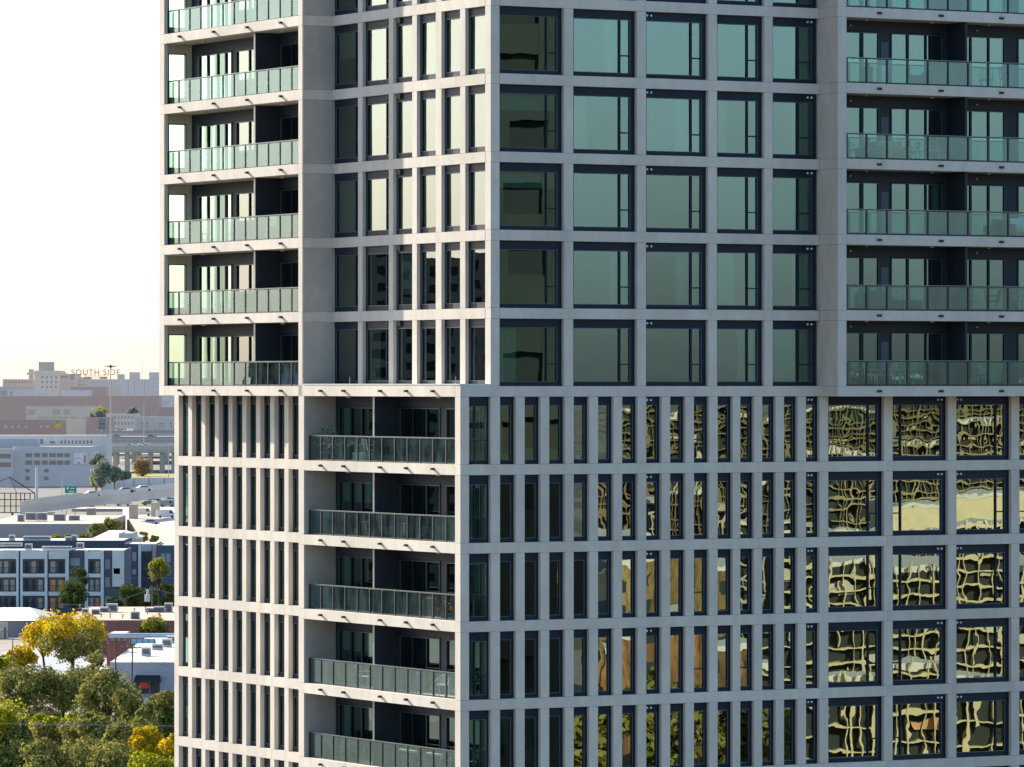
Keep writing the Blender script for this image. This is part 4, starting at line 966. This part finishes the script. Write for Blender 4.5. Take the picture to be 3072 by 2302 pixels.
LM = {'olive': leaf_mat('olive leaves', (.075, .08, .022), (.42, .40, .12), .35), 'dark': leaf_mat('dark leaves', (.022, .042, .018), (.15, .19, .05)),
      'yellow': leaf_mat('autumn yellow leaves', (.20, .15, .012), (.85, .62, .03), .45), 'lime': leaf_mat('lime leaves', (.12, .15, .012), (.50, .48, .04), .45),
      'far': leaf_mat('hazy leaves', (.20, .26, .24), (.36, .38, .28), .4), 'farlime': leaf_mat('hazy lime leaves', (.34, .34, .12), (.62, .58, .20), .4), 'orange': leaf_mat('hazy orange leaves', (.30, .18, .10), (.55, .34, .14))}  # hazy kinds have the distance haze put into their leaf colour
BARK = surf('bark', (.06, .045, .035), .95, .2, 4)
def tree(px, pyt, Y, w, cz, leaf, label, seed, name='broadleaf_tree', dens=1.0, group=None, second=None, ls=.42, h0=None, rx2=None):
    if 5 <= seed <= 23:
        Yn = 29.6 * FPX / (pyt - 1151); w, cz, Y = w * Yn / Y, cz * Yn / Y, Yn
    if seed < 29: w, cz, pyt = w * 1.34, cz * 1.3, pyt - 8
    if 70 <= seed < 90: cz *= 1.7
    """w = crown width in metres, cz = crown height in metres; pyt = height mark of the crown top"""
    r = random.Random(seed); ztop = ZP(pyt, Y); zc = ztop - cz / 2
    t = empty(name, (XP(px, Y), Y, 0), 0, label, 'tree', group)
    wd = w / 2; dp = (rx2 or w) / 2; hh = cz / 2
    clumps = []
    nc = int(10 + w * 2.0)
    for i in range(nc):
        while True:
            v = Vector((r.uniform(-1, 1), r.uniform(-1, 1), r.uniform(-1, 1)))
            if .35 < v.length < 1: break
        v = v * (.86 / max(.6, v.length)) * r.uniform(.7, 1.0)
        clumps.append((Vector((v.x * wd * .85, v.y * dp * .85, zc + v.z * hh * .80)), r.uniform(.55, 1.0) * min(wd, hh) * .44))
    def leaves(cl, n):
        mb = MB()
        for c, rad in cl:
            for i in range(n):
                v = Vector((r.gauss(0, 1), r.gauss(0, 1), r.gauss(0, 1))); v.normalize(); q = c + v * rad * r.uniform(.55, 1.1)
                nn = (v + Vector((r.uniform(-.8, .8), r.uniform(-.8, .8), r.uniform(-.3, 1.0)))).normalized()
                a = nn.orthogonal().normalized(); b = nn.cross(a); s = ls * r.uniform(.5, 1.1); an = r.uniform(0, 3.14)
                a, b = a * math.cos(an) + b * math.sin(an), b * math.cos(an) - a * math.sin(an)
                mb.quad([q - a * s * .5, q + b * s * .32, q + a * s * .5, q - b * s * .32])
        return mb
    n = int((230 if seed < 29 else 150) * dens)
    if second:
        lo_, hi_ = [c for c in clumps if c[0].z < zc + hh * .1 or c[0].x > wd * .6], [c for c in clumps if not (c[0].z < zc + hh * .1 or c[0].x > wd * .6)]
        leaves(lo_, n).build('crown', LM[leaf], t); leaves(hi_, n).build('upper_crown', LM[second], t)  # upper clumps take the second leaf colour
    else: leaves(clumps, n).build('crown', LM[leaf], t)
    mb = MB(); zb = max(1.2, zc - hh * .7)
    mb.tube([(0, 0, 0), (r.uniform(-.2, .2), 0, zb * .5), (r.uniform(-.3, .3), 0, zb)], .09 + w * .022, 8, r2=.06 + w * .012)
    for c, rad in clumps[:14]: mb.tube([(0, 0, zb * .85), (c.x * .45, c.y * .45, (zb + c.z) / 2), tuple(c)], .05 + w * .006, 5, r2=.03)
    mb.build('trunk', BARK, t); return t
# nearest wooded strip at lower left
tree(215, 1822, 655, 8.6, 6.2, 'olive', 'tall tree with yellow topped crown in two lobes at left', 1, second='yellow', dens=1.1)
tree(130, 1850, 662, 4.2, 4.6, 'yellow', 'yellow tree leaning left of the two lobed tree', 2, dens=1.0)
tree(55, 1938, 640, 5.0, 3.2, 'yellow', 'low yellow tree around the street lamp', 3)
tree(-5, 1950, 632, 3.6, 3.6, 'lime', 'yellow green tree at the left edge below the shed', 4)
tree(70, 1988, 612, 7.0, 5.0, 'olive', 'olive tree below the street lamp', 5)
tree(190, 1985, 606, 7.2, 5.2, 'olive', 'broad olive tree in the middle of the wooded strip', 6)
tree(320, 2005, 600, 7.0, 5.2, 'olive', 'olive tree with dark underside right of the middle', 7, second=None)
tree(285, 1925, 640, 3.0, 5.4, 'olive', 'slim ragged tree behind the dark utility pole', 8, dens=.8)
tree(385, 2050, 596, 3.4, 4.0, 'olive', 'small olive tree under the white roofed workshop', 9)
tree(495, 2052, 585, 4.0, 6.2, 'dark', 'dark green tree beside the tower below the awning', 10, second='olive')
tree(445, 2100, 580, 3.2, 4.4, 'olive', 'olive shrubby tree left of the dark tree', 11)
tree(30, 2105, 565, 6.5, 6.0, 'dark', 'dark green tree with yellow green tips at the left edge', 12, second='lime')
tree(165, 2120, 570, 5.5, 4.2, 'olive', 'yellow green crown in the second row from the bottom', 13, second='lime')
tree(280, 2135, 560, 7.0, 5.0, 'olive', 'grey green tree in the second row from the bottom', 14)
tree(390, 2150, 556, 5.0, 4.4, 'olive', 'grey green tree touching the yellow tree', 15)
tree(20, 2200, 545, 6.0, 6.0, 'dark', 'darkest tree in the bottom left corner', 16)
tree(130, 2215, 538, 6.0, 5.0, 'olive', 'olive tree at the bottom left of the picture', 17)
tree(250, 2205, 532, 6.6, 5.6, 'olive', 'large olive tree at the bottom centre of the wood', 18)
tree(350, 2228, 528, 5.0, 4.5, 'olive', 'olive tree left of the lime tree at the bottom', 19)
tree(435, 2182, 548, 3.4, 3.4, 'yellow', 'bright yellow tree above the lime tree', 20, dens=1.2)
tree(512, 2188, 546, 3.0, 4.6, 'yellow', 'bright yellow tree pressed against the tower', 21, dens=1.2)
tree(450, 2258, 520, 6.0, 5.0, 'lime', 'lime green tree in the bottom right of the wood', 22, dens=1.3)
tree(530, 2262, 518, 4.0, 5.0, 'lime', 'lime green tree half behind the tower at the bottom', 23)
r_ = random.Random(77); ug = MB()
for i in range(14000):
    Y_ = r_.uniform(505, 600); x_ = r_.uniform(XP(-60, Y_), XP(560, Y_)); cl = math.sin(x_ * .7 + Y_ * .3) * math.sin(Y_ * .21 - x_ * .4)
    if cl < -.35 and Y_ > 560: continue
    q = Vector((x_, Y_, max(.1, r_.random() * (.8 + .7 * cl)))); nn = Vector((r_.uniform(-1, 1), r_.uniform(-1, .4), r_.uniform(-.2, 1))).normalized(); a = nn.orthogonal().normalized() * .26; b = nn.cross(a.normalized()) * .17
    ug.quad([q - a, q + b, q + a, q - b])
tag(ug.build('undergrowth', LM['dark']), 'dense dark undergrowth covering the ground beneath the wooded strip', 'undergrowth', kind='stuff')
# around the apartments
tree(236, 1672, 812, 3.9, 9.2, 'dark', 'dark conical tree in front of the navy and white block', 30, name='conifer_tree', dens=1.0)
tree(222, 1730, 806, 5.0, 5.6, 'dark', 'dark bushy tree at the foot of the conical tree', 31)
tree(476, 1668, 815, 4.2, 4.6, 'olive', 'yellow green tree in front of the navy block near the tower', 32, second='lime')
for i, (p, y_, w_, lab) in enumerate(((395, 1735, 4.6, 'leftmost dark round tree below the navy blocks'), (440, 1742, 4.6, 'dark round tree below the navy blocks, behind the transformer'), (490, 1738, 5.0, 'dark round tree below the navy blocks beside the tower'), (345, 1775, 3.2, 'small dark tree at the foot of the grey white block'))):
    tree(p, y_, 820 + i * 3, w_, 5.4, 'dark', lab, 40 + i)
tree(460, 1842, 700, 4.8, 4.0, 'dark', 'bright topped green tree in front of the brick workshop', 50, second='lime')
tree(295, 1562, 1180, 4.6, 4.6, 'olive', 'left of the two grey green trees by the tan wall', 51, ls=.6)
tree(335, 1546, 1190, 4.8, 5.4, 'olive', 'right and taller of the two grey green trees by the tan wall', 52, ls=.6)
tree(252, 1596, 1080, 3.4, 2.6, 'olive', 'small grey green tree left of the cream house', 53, ls=.5)
for i, (p, lab) in enumerate(((142, 'leftmost bright green bush behind the apartment roofs'), (172, 'middle bright green bush behind the apartment roofs'), (204, 'rightmost bright green bush behind the apartment roofs'))):
    tree(p, 1600, 1060 + i * 4, 2.6, 2.6, 'dark', lab, 54 + i, second='lime', ls=.5)
tree(430, 1592, 1090, 3.2, 2.6, 'orange', 'rusty bush right of the cream house', 58, ls=.5); tree(462, 1602, 1086, 2.6, 2.0, 'olive', 'rusty green bush near the tower behind the apartments', 59, ls=.5)
# hazy trees by the highway
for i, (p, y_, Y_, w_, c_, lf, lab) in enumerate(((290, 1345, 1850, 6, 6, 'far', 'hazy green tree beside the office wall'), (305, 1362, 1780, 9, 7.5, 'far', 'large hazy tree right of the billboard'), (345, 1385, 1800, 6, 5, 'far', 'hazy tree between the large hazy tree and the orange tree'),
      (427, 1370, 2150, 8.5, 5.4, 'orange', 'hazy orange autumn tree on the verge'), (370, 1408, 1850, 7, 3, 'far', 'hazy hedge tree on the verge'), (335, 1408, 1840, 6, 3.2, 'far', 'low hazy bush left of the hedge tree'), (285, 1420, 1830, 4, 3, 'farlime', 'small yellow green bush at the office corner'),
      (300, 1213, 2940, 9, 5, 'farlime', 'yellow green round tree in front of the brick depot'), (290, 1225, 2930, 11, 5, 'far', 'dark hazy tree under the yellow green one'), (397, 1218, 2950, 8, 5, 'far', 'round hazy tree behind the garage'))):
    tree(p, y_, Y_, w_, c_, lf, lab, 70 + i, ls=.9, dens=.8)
# --- overhead cables
def cable(px0, py0, px1, py1, Y, label, r=.022, sag=.5, col=(.30, .30, .31)):
    a, b = W(px0, py0, Y), W(px1, py1, Y); pts = []
    for i in range(17):
        s = i / 16; p = a.lerp(b, s); p.z -= sag * 4 * s * (1 - s); pts.append(p - a)
    o = MB().tube(pts, r, 5).build('overhead_cable', mat('cable', col, 500)); o.location = a; tag(o, label, 'cable')
cable(-300, 1846, 900, 1864, 470, 'overhead cable crossing the yellow topped tree', sag=.15)
cable(-300, 2002, 900, 2022, 430, 'overhead cable crossing the olive trees below the shed', sag=.1)
cable(-300, 2164, 900, 2180, 400, 'lowest overhead cable crossing the wooded strip', sag=.1, r=.026)
cable(-300, 1722, 900, 1738, 520, 'faint overhead cable crossing the apartments', sag=.1, r=.014)
cable(180, 1812, 457, 1765, 800, 'pair of sagging service cables rising to the transformer pole', sag=1, r=.03); cable(457, 1765, 800, 1790, 800, 'service cable from the transformer pole to behind the tower', sag=1, r=.03)
for q in range(3): cable(347, 1925 + q * 10, 393, 1945 + q * 9, 607, ('upper', 'middle', 'lower')[q] + ' short cable between the two dark utility poles', sag=.15, r=.02, col=(.05, .05, .05)); cable(393, 1940 + q * 12, 700, 2010 + q * 8, 615, ('upper', 'middle', 'lower')[q] + ' dark cable from the leaning pole to behind the tower', sag=.6, r=.018, col=(.05, .05, .05))

# ------------------------------------------------------------------ streets beside and behind the viewpoint, seen in the tower's windows
NR = Vector((.4879, -.8729, 0)); P0 = T(0, .27, 0)
NL = Vector((-.8729, -.4879, 0)); PL0 = T(.3, 0, 0)
def mir(p, n, q):   # where a thing seen at p in the panes really stands
    d = (p - q).dot(n); return p - n * (2 * d)
def refl_frame(px, Y, side='R'):
    p = Vector((XP(px, Y), Y, 0)); n, q = (NR, P0) if side == 'R' else (NL, PL0)
    m = mir(p, n, q); d = Vector((0, 1, 0)); d = d - n * (2 * d.dot(n)); return m, math.atan2(d.y, d.x) - math.pi / 2
def rblock(name, label, px0, px1, pyt, Y, depth, col, style='plain', side='R', cat='building', win=(.008, .016, .014), thin=.20):
    hw = abs(XP(px1, Y) - XP(px0, Y)) / 2; h = ZP(pyt, Y)
    m, a = refl_frame((px0 + px1) / 2, Y, side)
    r = empty(name, m, a, label, cat); mw = mat('painted wall', col, 900) if style != 'patch' else surf('weathered sunlit wall', col, .9, .75, .9, col2=tuple(c * 1.35 for c in col), big=.6, stretch=(3, 3, .5)); dk = mat('distant window glass', win, 900)
    MB().box(-hw, hw, 1.2, depth, 0, h - .6).build('body', dk if style in ('lattice', 'rows') else mw, r)
    if style == 'lattice':
        q = random.Random(int(px0 + pyt)); mb = MB(); z = .2
        while z < h: t_ = thin * q.uniform(.6, 2.0); mb.box(-hw, hw, 0, 1.19, z, z + t_); z += q.uniform(1.3, 2.9)
        mb.build('floor_band', mw, r)
        mb = MB(); x = -hw
        while x < hw:
            t_ = thin * q.choice([.5, .6, .8, 1.6]); z0_ = q.choice([0, 0, 0, h * q.random() * .7]); mb.box(x, x + t_, -.1, .6, z0_, h + .4); x += q.uniform(.6, 1.7)
        mb.build('column', mw, r)
        mb = MB()
        for i in range(int(hw * h * .05)):
            x, z = q.uniform(-hw, hw - 3), q.uniform(0, max(.5, h - 2)); mb.box(x, x + q.uniform(.8, 3), .7, 1.0, z, z + q.uniform(.3, 1.6))
        mb.build('infill_panel', mat('mirrored infill', q.choice([(.55, .30, .16), (.45, .42, .36), (.60, .46, .28)]), 900), r)
    elif style == 'rows':
        mb = MB(); z = 0
        while z < h: mb.box(-hw, hw, .6, 1.19, z, z + 1.5); z += 3.1
        x = -hw
        while x < hw: mb.box(x, x + 1.3, .55, 1.19, 0, h); x += 3.3
        mb.build('wall', mw, r)
    else:
        mb = MB(); z = 1.4
        while z < h - 2.2:
            x = -hw + 1.2
            while x < hw - 1.5: mb.box(x, x + 1.3, 1.14, 1.19, z, z + 1.4); x += 3.4
            z += 3.2
        mb.build('window_band', dk, r)
    MB().box(-hw, hw, 1.1, depth, h - .59, h).build('roof', mat('roof membrane', ROOFW, 700), r)
    return r
rblock('glass_tower', 'dark glazed tower mirrored in the corner windows', 1120, 1706, -600, 262, 20, (.022, .032, .026), 'rows')
SUNC = (.80, .62, .34)
rblock('parking_garage', 'sunlit concrete garage mirrored as wavy lattice in the lower right windows', 2372, 3900, 1655, 600, 40, (.58, .48, .29), 'lattice')
rblock('parking_garage', 'low sunlit frame building mirrored in the lowest row at right', 2380, 3900, 2040, 480, 8, (.58, .48, .29), 'lattice')
rblock('cream_block', 'plain sunlit cream block mirrored in the second lower row at right', 2600, 3500, 1455, 820, 30, (.66, .55, .36), 'plain')
rblock('cream_block', 'long low sunlit hall mirrored beneath the cream block', 2360, 3700, 1540, 720, 20, (.66, .55, .35), 'lattice')
rblock('ochre_hall', 'ochre hall mirrored in the third row of narrow windows', 1735, 2140, 1660, 640, 30, (.24, .165, .075), 'patch')
rblock('rust_hall', 'rust coloured hall mirrored in the fourth row of narrow windows', 1760, 2330, 1900, 520, 14, (.24, .125, .055), 'patch')
rblock('brick_flats', 'brick flats with pale bands mirrored in the second lower row', 1735, 2100, 1440, 900, 20, (.20, .13, .07), 'lattice')
rblock('pale_flats', 'pale flats mirrored beside the brick ones', 2150, 2320, 1560, 780, 20, (.42, .36, .28), 'lattice')
rblock('low_offices', 'low offices mirrored near the horizon in the highest lower row', 1800, 3400, 1195, 1100, 20, (.17, .14, .06), 'lattice', thin=.22)
rblock('low_offices', 'second low offices mirrored near the horizon at right', 2450, 3300, 1330, 1000, 20, (.30, .25, .14), 'lattice', thin=.22)
rblock('brown_block', 'wide grey brown block mirrored in the recessed windows at left', 1010, 1640, 735, 900, 30, (.20, .17, .15), 'rows', side='L')
rblock('brown_block', 'lower grey block mirrored left of the wide one', 780, 1000, 1035, 900, 30, (.22, .19, .16), 'rows', side='L')
def rtree(px, pyt, Y, w, leaf, label, seed, side='R'):
    t = tree(1536, pyt, Y, w, w * .8, leaf, label, seed, ls=1.1, dens=.5)
    m, a = refl_frame(px, Y, side); t.location = m
rr = random.Random(5)
for i in range(26):
    px_ = rr.uniform(1740, 3300); Yr = rr.choice([480, 500, 560, 700, 850, 1000, 1150]); h = rr.uniform(7, 11)
    if px_ > 2300 and Yr < 860: Yr = rr.choice([900, 1000, 1100])
    rtree(px_, 1151 + (EYE - h) * FPX / Yr, Yr, rr.uniform(8, 13), rr.choice(['olive', 'dark', 'dark']), 'leafy street tree mirrored in the lower windows', 200 + i)
for o in list(COL.objects):
    if o.parent is None and o.get('label') == 'leafy street tree mirrored in the lower windows': o['group'] = 'street trees mirrored in the windows'
# ------------------------------------------------------------------ ground
def ground_mat():
    m, nt, ns, ln = new_mat('city ground')
    out = N(ns, 'ShaderNodeOutputMaterial'); p = N(ns, 'ShaderNodeBsdfPrincipled', Roughness=.9)
    tc = N(ns, 'ShaderNodeTexCoord')
    v = N(ns, 'ShaderNodeTexVoronoi', Scale=.012); ln.new(tc.outputs['Object'], v.inputs['Vector'])
    cr = N(ns, 'ShaderNodeValToRGB'); e = cr.color_ramp.elements
    e[0].position = 0; e[0].color = (.075, .07, .068, 1); e[1].position = 1; e[1].color = (.20, .18, .16, 1)
    for pos, c in ((.3, (.13, .12, .11, 1)), (.5, (.10, .10, .045, 1)), (.7, (.24, .22, .20, 1))):
        el = cr.color_ramp.elements.new(pos); el.color = c
    sep = N(ns, 'ShaderNodeSeparateColor'); ln.new(v.outputs['Color'], sep.inputs[0]); ln.new(sep.outputs[0], cr.inputs[0])
    n = N(ns, 'ShaderNodeTexNoise', Scale=.15, Detail=6.0); ln.new(tc.outputs['Object'], n.inputs['Vector'])
    mr = N(ns, 'ShaderNodeMapRange'); mr.inputs['To Min'].default_value = .6; mr.inputs['To Max'].default_value = 1.4; ln.new(n.outputs['Fac'], mr.inputs['Value'])
    vm = N(ns, 'ShaderNodeVectorMath', operation='SCALE'); ln.new(cr.outputs[0], vm.inputs[0]); ln.new(mr.outputs[0], vm.inputs['Scale'])
    ln.new(vm.outputs[0], p.inputs['Base Color']); ln.new(p.outputs[0], out.inputs['Surface'])
    return m
mb = MB(); mb.quad([(-30000, -30000, 0), (30000, -30000, 0), (30000, 30000, 0), (-30000, 30000, 0)])
tag(mb.build('ground', ground_mat()), None, None, kind='structure')

# ------------------------------------------------------------------ light, sky, camera
SA = R(12.0)   # angle between the sun and the sunny faces, in plan
sun_dir = Vector((-(.4879 * math.cos(SA) + .8729 * math.sin(SA)), .8729 * math.cos(SA) - .4879 * math.sin(SA), 0)).normalized(); ELEV = R(24.8)
sv = Vector((sun_dir.x * math.cos(ELEV), sun_dir.y * math.cos(ELEV), math.sin(ELEV)))
sun = bpy.data.lights.new('sun', 'SUN'); sun.energy = 12.5; sun.angle = R(.5); sun.color = (1, .90, .74)
so = bpy.data.objects.new('sun', sun); COL.objects.link(so); so.rotation_euler = sv.to_track_quat('Z', 'Y').to_euler(); so.location = (-60, 100, 120)
w = bpy.data.worlds.new('World'); sc.world = w; w.use_nodes = True
nt = w.node_tree; nt.nodes.clear()
sky = nt.nodes.new('ShaderNodeTexSky'); sky.sky_type = 'NISHITA'; sky.sun_disc = False
sky.sun_elevation = ELEV; sky.sun_rotation = math.atan2(sv.x, sv.y)
sky.air_density = 1.0; sky.dust_density = 0.8; sky.ozone_density = 1.0
bg = nt.nodes.new('ShaderNodeBackground'); bg.inputs['Strength'].default_value = .265
wo = nt.nodes.new('ShaderNodeOutputWorld')
# low haze band: the sky whitens towards the horizon
tc = nt.nodes.new('ShaderNodeTexCoord'); sx = nt.nodes.new('ShaderNodeSeparateXYZ'); nt.links.new(tc.outputs['Generated'], sx.inputs[0])
mr = nt.nodes.new('ShaderNodeMapRange'); mr.interpolation_type = 'SMOOTHSTEP'
for k_, v_ in (('From Min', -.02), ('From Max', .22), ('To Min', .9), ('To Max', .0)): mr.inputs[k_].default_value = v_
nt.links.new(sx.outputs['Z'], mr.inputs['Value'])
bw = nt.nodes.new('ShaderNodeRGBToBW'); nt.links.new(sky.outputs[0], bw.inputs[0])
wm = nt.nodes.new('ShaderNodeVectorMath'); wm.operation = 'SCALE'; wm.inputs[0].default_value = (1.03, 1.0, .95); nt.links.new(bw.outputs[0], wm.inputs['Scale'])
mx = nt.nodes.new('ShaderNodeMix'); mx.data_type = 'RGBA'; nt.links.new(mr.outputs[0], mx.inputs['Factor']); nt.links.new(sky.outputs[0], mx.inputs['A']); nt.links.new(wm.outputs[0], mx.inputs['B'])
m2 = nt.nodes.new('ShaderNodeMapRange'); m2.interpolation_type = 'SMOOTHSTEP'
for k_, v_ in (('From Min', -.01), ('From Max', .085), ('To Min', 1), ('To Max', 0)): m2.inputs[k_].default_value = v_
nt.links.new(sx.outputs['Z'], m2.inputs['Value'])
mc = nt.nodes.new('ShaderNodeMix'); mc.data_type = 'RGBA'; mc.blend_type = 'MULTIPLY'; mc.inputs['B'].default_value = (.60, .50, .44, 1)
nt.links.new(m2.outputs[0], mc.inputs['Factor']); nt.links.new(mx.outputs['Result'], mc.inputs['A'])
# away from the sun the haze is thinner and the low sky stays blue
dt = nt.nodes.new('ShaderNodeVectorMath'); dt.operation = 'DOT_PRODUCT'; nt.links.new(tc.outputs['Generated'], dt.inputs[0]); dt.inputs[1].default_value = (sun_dir.x, sun_dir.y, 0)
m3 = nt.nodes.new('ShaderNodeMapRange'); m3.interpolation_type = 'SMOOTHSTEP'
for k_, v_ in (('From Min', -.9), ('From Max', .2), ('To Min', 1), ('To Max', 0)): m3.inputs[k_].default_value = v_
nt.links.new(dt.outputs['Value'], m3.inputs['Value'])
md = nt.nodes.new('ShaderNodeMix'); md.data_type = 'RGBA'; md.blend_type = 'MULTIPLY'; md.inputs['B'].default_value = (.64, .87, 1.0, 1)
nt.links.new(m3.outputs[0], md.inputs['Factor']); nt.links.new(mc.outputs['Result'], md.inputs['A'])
nt.links.new(md.outputs['Result'], bg.inputs[0]); nt.links.new(bg.outputs[0], wo.inputs[0])
cam = bpy.data.cameras.new('camera'); co = bpy.data.objects.new('camera', cam); COL.objects.link(co)
co.location = (0, 0, EYE); co.rotation_euler = (R(90), 0, 0)
cam.sensor_width = 36; cam.lens = 36 * FPX / 3072; cam.clip_start = 1; cam.clip_end = 60000
sc.camera = co
sc.view_settings.view_transform = 'Standard'; sc.view_settings.look = 'None'; sc.view_settings.exposure = 0
sc.render.engine = 'CYCLES'
sc.cycles.max_bounces = 7; sc.cycles.transparent_max_bounces = 16; sc.cycles.glossy_bounces = 4; sc.cycles.diffuse_bounces = 3
sc.cycles.caustics_reflective = False; sc.cycles.caustics_refractive = False
sc.cycles.use_denoising = True
sc.cycles.sample_clamp_indirect = 6
